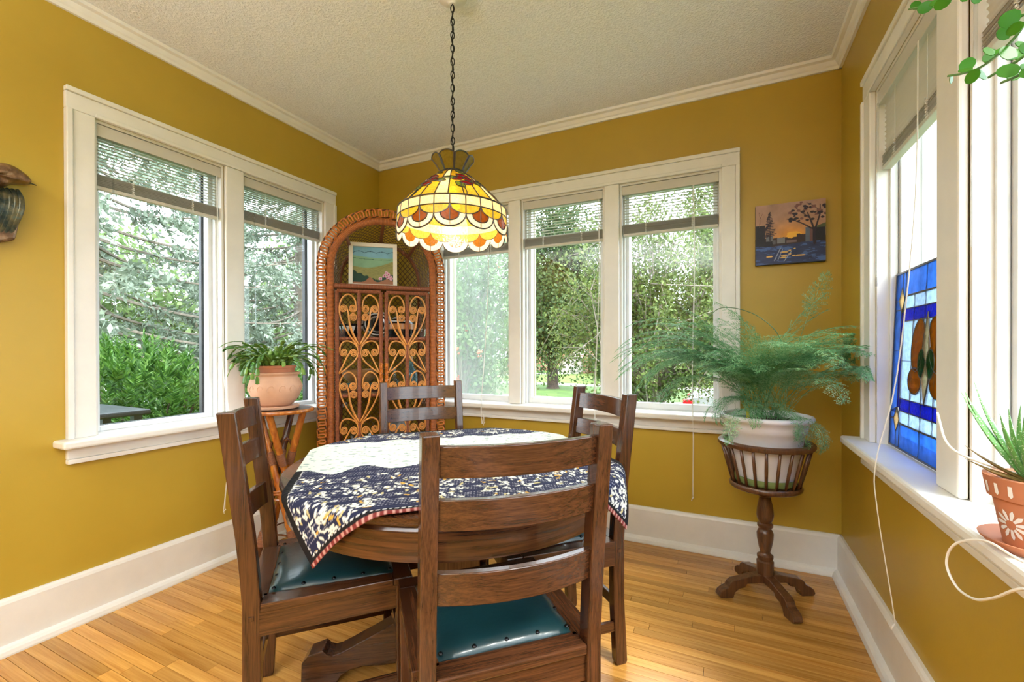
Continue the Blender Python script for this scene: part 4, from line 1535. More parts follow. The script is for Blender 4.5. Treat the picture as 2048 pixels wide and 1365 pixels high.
for k in range(4):
    a0 = R(25) + k * PI / 2
    def lg(t):
        # crossing poles: top on one side, waist, foot on the other
        r_ = 0.112 * (1 - t) * (1 if t < 0.56 else 1)
        p0 = Vector((0.118 * math.cos(a0), 0.118 * math.sin(a0), STZ - 0.014))
        p1 = Vector((0.135 * math.cos(a0 + R(150)), 0.135 * math.sin(a0 + R(150)), 0.0))
        return p0.lerp(p1, t)
    pts, rad = [], []
    n = 40
    for i in range(n + 1):
        t = i / n
        pts.append(lg(t))
        nd = min(abs(t - q) for q in (0.22, 0.5, 0.78, 0.97))
        rad.append(0.0168 + (0.003 if nd < 0.014 else 0))
    mb = MB(); mb.tube(pts, rad, 10)
    leg = mb.build('leg', 'bamboo_dark' if k == 1 else 'bamboo_orange', bs, smooth=True)
    for t in (0.33, 0.86):
        mb = MB(); mb.tube([lg(t - 0.045 + 0.09 * i / 6) for i in range(7)], 0.0205, 10); mb.build('binding', 'cane_binding', leg, smooth=True)
    # bent cane arch to the next leg, high and low
    b0 = R(25) + ((k + 1) % 4) * PI / 2
    for (tt, zz_, up) in ((0.30, 0, 0.10), (0.93, 0, 0.10)):
        pA = lg(tt)
        q0 = Vector((0.118 * math.cos(b0), 0.118 * math.sin(b0), STZ - 0.014)).lerp(Vector((0.135 * math.cos(b0 + R(150)), 0.135 * math.sin(b0 + R(150)), 0)), tt)
        mb = MB(); mb.tube(bez(pA, pA + Vector((0, 0, up)), q0 + Vector((0, 0, up)), q0, 12), 0.0045, 6)
        mb.build('arch', 'bamboo_dark', bs, smooth=True)
mb = MB()
for j in range(3):
    z0 = 0.30 + 0.018 * j
    mb.tube([(0.052 * math.cos(2 * PI * i / 20 + j), 0.052 * math.sin(2 * PI * i / 20 + j), z0 + 0.006 * math.sin(4 * PI * i / 20)) for i in range(20)], 0.0075, 6, closed=True)
mb.build('waist_tie', 'bamboo_orange', bs, smooth=True)

# round terracotta urn with a Christmas cactus
plain('terracotta_pale', (0.62, 0.36, 0.235), 0.6, var=0.10, vscale=9, bstr=0.1)
plain('terracotta', (0.48, 0.175, 0.085), 0.65, var=0.15, vscale=9, bstr=0.1)
plain('soil', (0.030, 0.018, 0.012), 0.95, var=0.5, vscale=60, bstr=0.6)
cx_, cy_ = 0.172, -0.985
up = empty('urn_planter', (cx_, cy_, STZ))
tag(up, 'round pale terracotta urn with a carved scroll band on the bamboo stand', 'plant pot')
mb = MB(); mb.lathe([(0, 0.0), (0.095, 0), (0.112, 0.006), (0.116, 0.018), (0.110, 0.020), (0.095, 0.014), (0, 0.014)], 40); mb.build('saucer', 'terracotta_pale', up, smooth=True)
prof = [(0, 0.016), (0.070, 0.016), (0.088, 0.030), (0.112, 0.062), (0.127, 0.100), (0.128, 0.125), (0.118, 0.155), (0.106, 0.170), (0.108, 0.178), (0.118, 0.184), (0.119, 0.192), (0.108, 0.195), (0.096, 0.188), (0.096, 0.16), (0, 0.16)]
mb = MB(); mb.lathe(prof, 48); mb.build('body', 'terracotta_pale', up, smooth=True, angle=60)
# carved scrolls in relief
for k in range(15):
    a = 2 * PI * k / 15
    mb = MB()
    pts = []
    for i in range(12):
        th = i / 11 * 1.6 * PI
        da, dz = 0.13 * math.cos(th) * (1 - i / 22) + 0.05 * math.sin(th), 0.015 * math.sin(th)
        z = 0.112 + dz
        r_ = 0.1285 - 0.25 * abs(z - 0.115) * 0.4
        pts.append((r_ * math.cos(a + da), r_ * math.sin(a + da), z))
    mb.tube(pts, 0.0022, 5); mb.build('carved_scroll', 'terracotta_pale', up, smooth=True)
ip = empty('inner_pot', (cx_, cy_, STZ))
mb = MB(); mb.lathe([(0, 0.165), (0.088, 0.165), (0.094, 0.215), (0.099, 0.216), (0.100, 0.228), (0.093, 0.230), (0.088, 0.212), (0, 0.212)], 40); mb.build('rim', 'terracotta', ip, smooth=True, angle=50)
mb = MB(); mb.lathe([(0, 0.216), (0.05, 0.218), (0.0885, 0.2125)], 24); mb.build('soil', 'soil', ip, smooth=True)
tag(ip, 'Christmas cactus with arching flat green stems in a brown inner pot', 'plant')
leafmat('cactus_green', [(0.03, 0.10, 0.015), (0.09, 0.22, 0.03), (0.24, 0.38, 0.06), (0.40, 0.42, 0.16)], 0.25, 0.35, 0.5, 8)
prs = random.Random(11)
for k in range(84):
    az = prs.uniform(0, 2 * PI)
    r0 = prs.uniform(0.0, 0.075)
    p = Vector((r0 * math.cos(az), r0 * math.sin(az), 0.218))
    el = prs.uniform(0.7, 1.5)
    segs = prs.randint(4, 8)
    seg = prs.uniform(0.034, 0.046)
    mb = MB()
    az2 = az + prs.uniform(-0.4, 0.4)
    tw = prs.uniform(-0.5, 0.5)
    for s in range(segs):
        d = Vector((math.cos(az2) * math.cos(el), math.sin(az2) * math.cos(el), math.sin(el)))
        side = d.cross(Vector((0, 0, 1)))
        side = side.normalized() if side.length > 0.05 else Vector((-math.sin(az2), math.cos(az2), 0))
        side = (Matrix.Rotation(tw, 3, d) @ side)
        nn = side.cross(d)
        w = prs.uniform(0.009, 0.0125)
        P5 = [(0, 0.002), (0.2, 0.7), (0.45, 1.0), (0.75, 0.85), (0.9, 1.0), (1.0, 0.3)]
        vs = []
        for (t, ww) in P5:
            c = p + d * seg * t
            vs += [c - side * w * ww, c + nn * 0.0016, c + side * w * ww]
        fs = []
        for i in range(len(P5) - 1):
            for j in (0, 1):
                b = i * 3 + j
                fs.append((b, b + 1, b + 4, b + 3))
        mb.add(vs, fs)
        p = p + d * seg * 0.97
        el -= prs.uniform(0.15, 0.55)
        az2 += prs.uniform(-0.15, 0.15)
        # keep clear of the window casing
    if min(v[0] for v in mb.v) + cx_ < 0.035:
        mb.v = [(max(v[0], 0.035 - cx_ + 0.1 * (v[0] - 0.035 + cx_)), v[1], v[2]) for v in mb.v]
    o = mb.build('stem', 'cactus_green', ip, smooth=True, angle=0, fixn=False)
    so = o.modifiers.new('t', 'SOLIDIFY'); so.thickness = 0.0018

# ---------------------------------------------------------------- fern stand
for _a in 'z':
    wood('walnut_' + _a, (0.035, 0.014, 0.007, 1), (0.17, 0.070, 0.028, 1), _a, 0.28)
FX, FY = 2.478, -0.350
fs_ = empty('fern_stand', (FX, FY, 0))
tag(fs_, 'dark turned wooden pedestal stand with a spindle basket in the corner', 'plant stand')
prof = [(0, 0.095), (0.033, 0.095), (0.034, 0.150), (0.028, 0.156), (0.032, 0.166), (0.032, 0.176), (0.022, 0.184), (0.020, 0.192), (0.026, 0.215), (0.032, 0.250), (0.033, 0.272), (0.027, 0.287), (0.022, 0.292), (0.031, 0.302), (0.031, 0.312),
        (0.023, 0.318), (0.031, 0.334), (0.034, 0.352), (0.031, 0.385), (0.024, 0.418), (0.022, 0.430), (0.031, 0.437), (0.031, 0.447), (0.020, 0.452), (0.030, 0.470), (0, 0.470)]
mb = MB(); mb.lathe(prof, 28); mb.build('turned_post', 'walnut_z', fs_, smooth=True, angle=45)
fo = [(0.0, 0.062), (0.09, 0.060), (0.10, 0.045), (0.125, 0.040), (0.145, 0.024), (0.152, 0.0), (0.205, 0.0), (0.214, 0.010), (0.206, 0.028), (0.190, 0.040), (0.172, 0.047), (0.165, 0.062), (0.150, 0.074), (0.120, 0.080), (0.06, 0.094), (0.0, 0.098)]
mb = MB(); mb.prism(fo, -0.020, 0.020, 'y')
fme = mb.mesh('foot'); fme.materials.append(MATS['walnut_z'])
for k in range(4):
    o = link('foot', fme, None, fs_, bevel=0.003, fixn=(k == 0)); o.rotation_euler = (0, 0, R(28) + k * PI / 2 + 0.0)
mb = MB(); mb.lathe([(0, 0.470), (0.132, 0.470), (0.140, 0.476), (0.142, 0.486), (0.136, 0.494), (0, 0.494)], 48); mb.build('basket_base', 'walnut_z', fs_, smooth=True, angle=50)
mb = MB(); mb.lathe([(0.160, 0.655), (0.183, 0.655), (0.188, 0.662), (0.187, 0.672), (0.178, 0.678), (0.164, 0.677), (0.158, 0.668), (0.160, 0.655)], 56); mb.build('basket_ring', 'walnut_z', fs_, smooth=True, angle=50)
sm_ = MB(); sm_.tube([(0.128, 0, 0.49), (0.150, 0, 0.575), (0.172, 0, 0.660)], [0.0055, 0.0068, 0.0055], 8)
sme = sm_.mesh('spindle'); sme.materials.append(MATS['walnut_z']); sme.polygons.foreach_set('use_smooth', [True] * len(sme.polygons))
for k in range(22):
    o = bpy.data.objects.new('spindle', sme); COL.objects.link(o); o.parent = fs_; o.rotation_euler = (0, 0, 2 * PI * k / 22 + 0.1)
plain('pot_white', (0.74, 0.72, 0.74), 0.4, var=0.04)
plain('saucer_green', (0.22, 0.30, 0.10), 0.5)
fp = empty('fern_pot', (FX, FY, 0.4945))
tag(fp, 'white plastic flower pot in the spindle basket of the corner stand', 'plant pot')
mb = MB(); mb.lathe([(0, 0.0), (0.112, 0.0), (0.118, 0.006), (0.120, 0.030), (0.115, 0.030), (0.113, 0.008), (0, 0.006)], 40); mb.build('saucer', 'saucer_green', fp, smooth=True, angle=50)
mb = MB(); mb.lathe([(0, 0.010), (0.106, 0.010), (0.120, 0.08), (0.140, 0.17), (0.150, 0.222), (0.156, 0.226), (0.160, 0.250), (0.165, 0.268), (0.180, 0.276), (0.184, 0.286), (0.180, 0.294), (0.168, 0.296), (0.158, 0.286), (0.150, 0.270), (0, 0.270)], 56); mb.build('body', 'pot_white', fp, smooth=True, angle=50)
plain('tag_yellow', (0.75, 0.55, 0.02), 0.5)
mb = MB(); mb.box(-0.075, -0.063, -0.062, -0.060, 0.265, 0.325); mb.build('plant_tag', 'tag_yellow', fp)
# asparagus fern
leafmat('fern_green', [(0.04, 0.13, 0.05), (0.08, 0.25, 0.10), (0.16, 0.40, 0.18), (0.32, 0.54, 0.28), (0.50, 0.68, 0.48)], 0.35, 0.4, 0.4, 5)
plain('fern_stem', (0.06, 0.15, 0.05), 0.5)
fe = empty('asparagus_fern', (FX, FY, 0.765))
tag(fe, 'feathery asparagus fern spilling out of the white corner pot', 'plant')
mb = MB(); mb.lathe([(0, 0.006), (0.08, 0.008), (0.148, 0.0)], 30); mb.build('soil', 'soil', fe, smooth=True)
nrs = np.random.default_rng(21)
def frond(az, length, el0, droop, bare, dens=1.0, wide=0.085, tipup=0.0, vert=False):
    """one arching stem with flat feathery branchlets"""
    n = 30
    p = np.array([nrs.uniform(-0.07, 0.07), nrs.uniform(-0.07, 0.07), 0.005])
    el = el0
    pts = [p.copy()]
    a = az
    for i in range(n):
        d = np.array([math.cos(a) * math.cos(el), math.sin(a) * math.cos(el), math.sin(el)])
        p = p + d * (length / n)
        pts.append(p.copy())
        el -= droop / n * (0.5 + i / n)
        a += nrs.normal() * 0.02
    pts = np.array(pts)
    wx, wy = pts[:, 0] + FX, pts[:, 1] + FY
    pts[:, 0] = np.where(wx > 2.76, 2.76 + (wx - 2.76) * 0.15 - FX, pts[:, 0])
    pts[:, 1] = np.where(wy > -0.10, -0.10 + (wy + 0.10) * 0.08 - FY, pts[:, 1])
    P, D, L, Wd, NR = [], [], [], [], []
    for i in range(n):          # stem as slim blades
        for q in range(2):
            P.append(pts[i]); D.append(pts[i + 1] - pts[i]); L.append(np.linalg.norm(pts[i + 1] - pts[i]) * 1.6); Wd.append(0.0028); NR.append(np.array([q, 1 - q, 0.3]))
    np_ = int(34 * dens)
    for k in range(np_):
        t = bare + (1 - bare) * k / np_
        i = min(n - 1, int(t * n))
        fr_ = t * n - i
        b = pts[i] * (1 - fr_) + pts[i + 1] * fr_
        tg = pts[i + 1] - pts[i]
        tg /= np.linalg.norm(tg)
        up_ = np.array([0, 0, 1.0]) if not vert else np.array([0.43, -0.9, 0.0])
        sd = np.cross(tg, up_)
        if np.linalg.norm(sd) < 0.1:
            sd = np.array([math.sin(a), -math.cos(a), 0])
        sd /= np.linalg.norm(sd)
        s = 1 if k % 2 else -1
        u = (t - bare) / (1 - bare)
        ln = wide * (0.35 + 1.2 * u * (1 - u) * 2) * (1 - 0.55 * u) * nrs.uniform(0.8, 1.2)
        d = sd * s * 0.85 + tg * 0.55 + np.array([0, 0, -0.12 + tipup]) + nrs.normal(size=3) * 0.08
        d /= np.linalg.norm(d)
        nm = np.cross(sd, tg)
        P.append(b); D.append(d); L.append(ln); Wd.append(0.0022); NR.append(nm)
        m = max(4, int(ln / 0.0068))
        sd2 = np.cross(nm, d)
        for j in range(m):
            v = (j + 0.6) / m
            bb = b + d * ln * v + np.array([0, 0, -0.10 * ln * v * v])
            for s2 in (-1, 1):
                dd = sd2 * s2 * 0.8 + d * 0.7 + nrs.normal(size=3) * 0.12
                P.append(bb); D.append(dd); L.append(nrs.uniform(0.010, 0.019) * (1.15 - 0.6 * v)); Wd.append(0.0026); NR.append(nm + nrs.normal(size=3) * 0.3)
    P = np.array(P)
    P[:, 0] = np.minimum(P[:, 0], 2.785 - FX)
    P[:, 1] = np.minimum(P[:, 1], -0.05 - FY)
    D, L = np.array(D), np.array(L)
    Dn = D / np.maximum(np.linalg.norm(D, axis=1, keepdims=True), 1e-9)
    D[:, 0] = np.where(P[:, 0] + L * Dn[:, 0] > 2.79 - FX, -0.3 * np.abs(D[:, 0]), D[:, 0])
    D[:, 1] = np.where(P[:, 1] + L * Dn[:, 1] > -0.035 - FY, -0.3 * np.abs(D[:, 1]), D[:, 1])
    return leaves_obj('frond', P, np.array(D), np.array(L), np.array(Wd), 'fern_green', fe, nrm=np.array(NR))
def az_deg(d): return math.radians(d)
for k in range(34):      # the heavy mass arching to the left over the sill
    frond(az_deg(nrs.uniform(170, 222)), nrs.uniform(0.55, 0.86), nrs.uniform(0.95, 1.45), nrs.uniform(1.6, 2.5), nrs.uniform(0.18, 0.45), 1.25, 0.115)
for k in range(22):      # towards the room and camera
    frond(az_deg(nrs.uniform(215, 300)), nrs.uniform(0.40, 0.62), nrs.uniform(1.1, 1.5), nrs.uniform(1.2, 2.2), nrs.uniform(0.2, 0.45), 1.0, 0.10)
for k in range(22):      # to the right, over the corner
    frond(az_deg(nrs.uniform(-80, 20)), nrs.uniform(0.42, 0.66), nrs.uniform(0.95, 1.45), nrs.uniform(1.0, 2.2), nrs.uniform(0.25, 0.5), 1.0, 0.10)
for k in range(24):       # upright inner growth
    frond(az_deg(nrs.uniform(130, 400)), nrs.uniform(0.42, 0.66), nrs.uniform(1.25, 1.5), nrs.uniform(0.8, 2.1), 0.3, 1.0, 0.10)
for k in range(10):       # drooping over the rim in front
    frond(az_deg(nrs.uniform(200, 330)), nrs.uniform(0.26, 0.38), nrs.uniform(0.6, 1.1), nrs.uniform(2.2, 3.2), 0.25, 0.9, 0.075)
frond(az_deg(-20), 0.64, 1.42, 0.30, 0.70, 0.55, 0.075, vert=True)       # the single upright spray
frond(az_deg(-50), 0.62, 1.15, 1.25, 0.5, 0.9, 0.08)
frond(az_deg(-62), 0.66, 1.05, 1.35, 0.5, 0.9, 0.07)
mb = MB()
mb.tube(smoothpath([(-0.02, -0.02, 0.01), (0.06, -0.05, 0.30), (-0.02, -0.08, 0.44), (-0.17, -0.08, 0.49), (-0.26, -0.10, 0.40)], 8), 0.0016, 5)
mb.build('bare_stem', 'fern_stem', fe, smooth=True)

# ---------------------------------------------------------------- painting on the back wall
pt = empty('canvas_painting', (2.460, -0.030, 1.494))
tag(pt, 'small unframed canvas of a snowy lane at sunset on the back wall', 'painting')
plain('canvas_edge', (0.010, 0.012, 0.025), 0.6)
mb = MB(); mb.box(0, 0.293, 0.0008, 0.029, 0, 0.296); mb.build('canvas', 'canvas_edge', pt)
printmat('oil_paint', 0.45, 0.4, 0.25, 140)
def sunset(U, V):
    n1 = vnoise(U, V, 8, 1)
    n2 = vnoise(U * 0.6, V * 3, 14, 5)
    C = np.zeros(U.shape + (3,))
    g = np.exp(-(((U - 0.55) / 0.34) ** 2 + ((V - 0.42) / 0.24) ** 2))
    sky = lin(176, 140, 122) * (1 - g[..., None]) + lin(238, 160, 52) * g[..., None]
    C[:] = sky * (0.72 + 0.5 * n1[..., None])
    C = np.where(((g > 0.85) & (n1 > 0.45))[..., None], lin(250, 190, 70), C)
    far = 0.40 + 0.05 * vnoise(U, V * 0, 16, 9) + 0.05 * ((U > 0.6) & (U < 0.74))
    C = np.where((V < far)[..., None], lin(52, 34, 36), C)
    def rect(u0, u1, v0, v1, c):
        nonlocal C
        C = np.where(((U > u0) & (U < u1) & (V > v0) & (V < v1))[..., None], np.array(c) * (0.75 + 0.5 * n1[..., None]), C)
    rect(0.16, 0.26, 0.36, 0.47, lin(110, 112, 120)); rect(0.32, 0.43, 0.34, 0.43, lin(120, 120, 126)); rect(0.26, 0.30, 0.33, 0.40, lin(92, 92, 98)); rect(0.45, 0.60, 0.34, 0.38, lin(120, 100, 100))
    rect(0.0, 0.145, 0.30, 0.66, lin(24, 24, 36)); rect(0.14, 0.25, 0.30, 0.385, lin(22, 20, 36))
    rect(0.72, 0.78, 0.31, 0.57, lin(92, 104, 124)); rect(0.78, 0.84, 0.29, 0.55, lin(112, 78, 78)); rect(0.82, 1.0, 0.28, 0.56, lin(24, 26, 36))
    roof = (V > 0.545) & (V < 0.56 + 0.35 * (U - 0.84)) & (U > 0.84)
    C = np.where(roof[..., None], lin(78, 88, 60), C)
    gr = V < (0.315 - 0.02 * np.sin(U * 6))
    snow = lin(44, 58, 104) * (0.55 + 0.9 * n2[..., None])
    C = np.where(gr[..., None], snow, C)
    hi = gr & (n2 > 0.62)
    C = np.where(hi[..., None], lin(74, 104, 170), C)
    for (u, v, a, b) in ((0.21, 0.13, 0.05, 0.014), (0.42, 0.19, 0.06, 0.014), (0.42, 0.13, 0.05, 0.012), (0.41, 0.10, 0.05, 0.01), (0.50, 0.15, 0.02, 0.02), (0.56, 0.12, 0.03, 0.010), (0.65, 0.12, 0.07, 0.012), (0.57, 0.235, 0.02, 0.008), (0.50, 0.21, 0.02, 0.012)):
        m = ((U - u - 0.3 * (V - v)) / a) ** 2 + ((V - v) / b) ** 2 < 1
        C = np.where(m[..., None], lin(232, 186, 110), C)
    for (u0, v0, u1, v1, w) in ((0.28, 0.06, 0.37, 0.26, 0.007), (0.42, 0.04, 0.52, 0.19, 0.007), (0.33, 0.06, 0.40, 0.24, 0.005)):
        t = np.clip(((U - u0) * (u1 - u0) + (V - v0) * (v1 - v0)) / ((u1 - u0) ** 2 + (v1 - v0) ** 2), 0, 1)
        C = np.where((np.hypot(U - u0 - t * (u1 - u0), V - v0 - t * (v1 - v0)) < w)[..., None], lin(150, 160, 190), C)
    def limb(pts_, w0, w1, c):
        nonlocal C
        for i in range(len(pts_) - 1):
            (u0, v0), (u1, v1) = pts_[i], pts_[i + 1]
            t = np.clip(((U - u0) * (u1 - u0) + (V - v0) * (v1 - v0)) / ((u1 - u0) ** 2 + (v1 - v0) ** 2), 0, 1)
            w = w0 + (w1 - w0) * (i + t) / (len(pts_) - 1)
            C = np.where((np.hypot(U - u0 - t * (u1 - u0), V - v0 - t * (v1 - v0)) < w)[..., None], c, C)
    dk = lin(40, 30, 46)
    limb([(0.85, 0.30), (0.84, 0.52), (0.80, 0.66), (0.75, 0.80)], 0.020, 0.008, dk)
    limb([(0.85, 0.50), (0.90, 0.68), (0.93, 0.80), (0.92, 0.92)], 0.014, 0.006, dk)
    limb([(0.84, 0.52), (0.70, 0.62), (0.58, 0.69), (0.46, 0.73)], 0.012, 0.005, dk)
    limb([(0.78, 0.72), (0.66, 0.82), (0.57, 0.92)], 0.008, 0.004, dk)
    limb([(0.93, 0.80), (0.84, 0.90), (0.74, 0.96)], 0.006, 0.003, dk)
    rs = np.random.default_rng(8)
    for (u, v, r_, c) in [(rs.uniform(0.5, 1.0), rs.uniform(0.66, 0.98), rs.uniform(0.016, 0.036), dk if rs.random() < 0.55 else lin(128, 88, 82)) for _ in range(42)]:
        m = ((U - u) / r_) ** 2 + ((V - v) / (r_ * 0.7)) ** 2 < (0.6 + 0.8 * vnoise(U, V, 40, 2, 1))
        C = np.where(m[..., None], c, C)
    limb([(0.215, 0.40), (0.215, 0.88)], 0.008, 0.003, dk)
    for k in range(16):
        v = 0.46 + 0.026 * k
        w = 0.11 * (1 - k / 17)
        limb([(0.215 - w * rs.uniform(0.5, 1), v + 0.01), (0.215, v + 0.015), (0.215 + w * rs.uniform(0.5, 1), v + 0.02)], 0.012, 0.006, dk)
    limb([(0.06, 0.64), (0.07, 0.78), (0.05, 0.90)], 0.005, 0.002, lin(120, 84, 78)); limb([(0.07, 0.78), (0.11, 0.88)], 0.004, 0.002, lin(120, 84, 78))
    limb([(0.76, 0.065), (0.80, 0.085), (0.80, 0.06), (0.86, 0.075), (0.88, 0.06)], 0.003, 0.002, lin(20, 24, 50))
    return C * 0.9
picture('painted_face', 0.293, 0.296, 150, 150, sunset, 'oil_paint', pt)

# ---------------------------------------------------------------- ceramic wall sculpture at the left edge
sc = empty('wall_sculpture', (0.0, -1.99, 1.44))
tag(sc, 'bronze and verdigris ceramic relief with a ribbed fin hung on the left wall', 'sculpture')
def patina(name, cols, metal, rough):
    t = NT(name)
    f = t.noise(t.coords('Object'), 26, 4, 0.6)
    t.done(t.bsdf(t.ramp(f, [(i / (len(cols) - 1) * 0.5 + 0.25, (*c, 1)) for i, c in enumerate(cols)]), rough, metal, 0.5, f, 0.25, 0.01))
patina('bronze_cap', [(0.05, 0.028, 0.016), (0.16, 0.085, 0.042), (0.40, 0.24, 0.13)], 0.55, 0.28)
patina('verdigris', [(0.012, 0.013, 0.018), (0.04, 0.055, 0.045), (0.16, 0.13, 0.06), (0.12, 0.17, 0.15)], 0.45, 0.3)
# cap: a thick lumpy shell; outline in (y, z) relative, bulging from the wall
out = [(-0.12, 0.15), (-0.11, 0.22), (-0.07, 0.265), (-0.01, 0.275), (0.03, 0.290), (0.075, 0.300), (0.110, 0.292), (0.132, 0.265), (0.138, 0.240), (0.100, 0.236), (0.075, 0.225), (0.06, 0.205), (0.02, 0.205), (-0.02, 0.185), (-0.08, 0.16)]
mb = MB()
cyc, czc = 0.02, 0.236
rings = []
for s in (1.0, 0.96, 0.8, 0.5, 0.2):
    h = 0.018 + 0.070 * math.sqrt(max(0, 1 - s * s))
    rings.append([(h + 0.012 * math.sin(i * 2.1 + s * 5), cyc + (y - cyc) * s, czc + (z - czc) * s) for i, (y, z) in enumerate(out)])
n = len(out)
vs = [(0.002, y, z) for y, z in out] + [v for r_ in rings for v in r_] + [(0.075, cyc, czc)]
fs = [tuple(range(n))]
for j in range(5):
    for i in range(n):
        fs.append((j * n + i, j * n + (i + 1) % n, (j + 1) * n + (i + 1) % n, (j + 1) * n + i))
for i in range(n):
    fs.append((5 * n + i, 5 * n + (i + 1) % n, len(vs) - 1))
mb.add(vs, fs)
o = mb.build('cap', 'bronze_cap', sc, smooth=True, angle=0); sb = o.modifiers.new('s', 'SUBSURF'); sb.levels = sb.render_levels = 2
# ribs of the fin
for k in range(13):
    t = k / 12
    y0 = 0.100 - 0.16 * t
    top = Vector((0.030, y0 * 0.95 + 0.0, 0.212 - 0.02 * t))
    mid = Vector((0.052, 0.098 - 0.15 * t, 0.13))
    bot = Vector((0.022, 0.072 - 0.15 * t, 0.032 - 0.03 * t if k < 7 else 0.012))
    pts = bez(top, top.lerp(mid, 0.6) + Vector((0.015, 0.010, 0)), mid, bot, 14)
    mb = MB(); mb.tube(pts, [0.006 + 0.005 * math.sin(PI * i / 14) for i in range(15)], 8, flat=(1.0, 0.8)); mb.build('rib', 'verdigris', sc, smooth=True)
mb = MB(); mb.tube(bez((0.045, -0.02, 0.19), (0.062, 0.03, 0.235), (0.06, 0.07, 0.248), (0.035, 0.142, 0.243), 14), [0.011 - 0.008 * (i / 14) ** 2 for i in range(15)], 8, flat=(1, 0.5)); mb.build('collar', 'verdigris', sc, smooth=True)
mb = MB(); mb.tube([(0.055 + 0.004 * math.cos(2 * PI * i / 20), 0.002 + 0.03 * math.cos(2 * PI * i / 20), 0.16 + 0.035 * math.sin(2 * PI * i / 20)) for i in range(20)], 0.010, 8, closed=True); mb.build('eye_ring', 'verdigris', sc, smooth=True)
mb = MB(); mb.prism([(0.09, 0.03), (0.105, 0.12), (0.10, 0.20), (0.03, 0.215), (-0.08, 0.20), (-0.09, 0.08), (-0.05, 0.01), (0.02, 0.0)], 0.002, 0.034, 'x'); mb.build('backing', 'bronze_cap', sc, bevel=0.01)

# ---------------------------------------------------------------- leaded glass panel in the right window
sg = empty('stained_glass_panel', (2.852, -0.556, 0.7345))
sg.rotation_euler = (0, R(2.2), 0)
tag(sg, 'blue leaded glass panel with an orange butterfly leaning in the right window', 'stained glass')
artglass('sg_sky', (0.14, 0.36, 0.80), 0.4, 0.62, 0.2, 30)
artglass('sg_cobalt', (0.02, 0.05, 0.55), 0.4, 0.62, 0.5, 90)
artglass('sg_pale', (0.62, 0.76, 0.95), 0.4, 0.62, 0.5, 60)
artglass('sg_cream', (0.90, 0.72, 0.46), 0.4, 0.62, 0.4, 80)
artglass('sg_orange', (0.62, 0.22, 0.01), 0.4, 0.62, 0.4, 60)
artglass('sg_green', (0.004, 0.075, 0.02), 0.4, 0.15, 0.3, 60)
SW, SHh = 0.52, 0.605
sgc = MB()
def sgp(a, z, off=0.0):          # a = distance from the far edge towards the camera
    return (off, -a, z)
def sg_piece(poly, mat, lift=0.0):
    n = len(poly)
    t = 0.0016 + lift
    vs = [sgp(a, z, -t) for a, z in poly] + [sgp(a, z, t) for a, z in poly]
    mb = MB(); mb.add(vs, [tuple(range(n)), tuple(range(2 * n - 1, n - 1, -1))] + [(i, (i + 1) % n, n + (i + 1) % n, n + i) for i in range(n)])
    mb.build('glass_piece', mat, sg)
    sgc.tube([sgp(a, z, 0) for a, z in poly], 0.0026 + lift, 5, closed=True)
def sg_rect(a0, a1, z0, z1, mat):
    sg_piece([(a0, z0), (a1, z0), (a1, z1), (a0, z1)], mat)
b_, i_ = 0.062, 0.082      # outer sky border, inner cobalt line
for (z0, z1) in ((0.12, 0.21), (0.21, 0.335), (0.335, 0.475)):
    sg_rect(0, b_, z0, z1, 'sg_sky'); sg_rect(SW - b_, SW, z0, z1, 'sg_sky')
for (a0, a1) in ((b_ + 0.03, 0.26), (0.26, SW - b_ - 0.03)):
    sg_rect(a0, a1, 0, 0.085, 'sg_sky'); sg_rect(a0, a1, SHh - 0.085, SHh, 'sg_sky')
for s, ca in ((1, b_), (-1, SW - b_)):          # corner diamonds
    for cz, top in ((0.098, False), (SHh - 0.098, True)):
        e0 = 0 if s > 0 else SW
        x = lambda d: ca + s * d
        sg_piece([(x(-0.026), cz), (x(0), cz - 0.042), (x(0.026), cz), (x(0), cz + 0.042)], 'sg_cream', 0.0005)
        if not top:
            sg_piece([(e0, 0), (x(0.0), 0), (x(0), cz - 0.042), (x(-0.026), cz), (e0, cz)], 'sg_sky')
            sg_piece([(x(0), 0), (x(0.03), 0), (x(0.03), 0.085), (x(0.026), cz), (x(0), cz - 0.042)], 'sg_sky')
            sg_piece([(e0, cz), (x(-0.026), cz), (x(0), cz + 0.042), (x(0), 0.21 - 0.07), (e0, 0.12)], 'sg_sky')
        else:
            sg_piece([(e0, SHh), (x(0.0), SHh), (x(0), cz + 0.042), (x(-0.026), cz), (e0, cz)], 'sg_sky')
            sg_piece([(x(0), SHh), (x(0.03), SHh), (x(0.03), SHh - 0.085), (x(0.026), cz), (x(0), cz + 0.042)], 'sg_sky')
            sg_piece([(e0, cz), (x(-0.026), cz), (x(0), cz - 0.042), (x(0), 0.475), (e0, 0.475)], 'sg_sky')
for (z0, z1) in ((0.14, 0.335), (0.335, 0.465)):
    sg_rect(b_, i_, z0, z1, 'sg_cobalt'); sg_rect(SW - i_, SW - b_, z0, z1, 'sg_cobalt')
for k in range(4):
    w_ = (SW - 2 * i_) / 4
    a0 = i_ + k * w_
    sg_rect(a0, a0 + w_, 0.088, 0.130, 'sg_pale'); sg_rect(a0, a0 + w_, 0.130, 0.172, 'sg_cobalt')
    sg_rect(a0, a0 + w_, SHh - 0.172, SHh - 0.130, 'sg_cobalt'); sg_rect(a0, a0 + w_, SHh - 0.130, SHh - 0.088, 'sg_pale')
    sg_rect(a0, a0 + w_, 0.172, 0.30, 'sg_pale'); sg_rect(a0, a0 + w_, 0.30, SHh - 0.172, 'sg_pale')
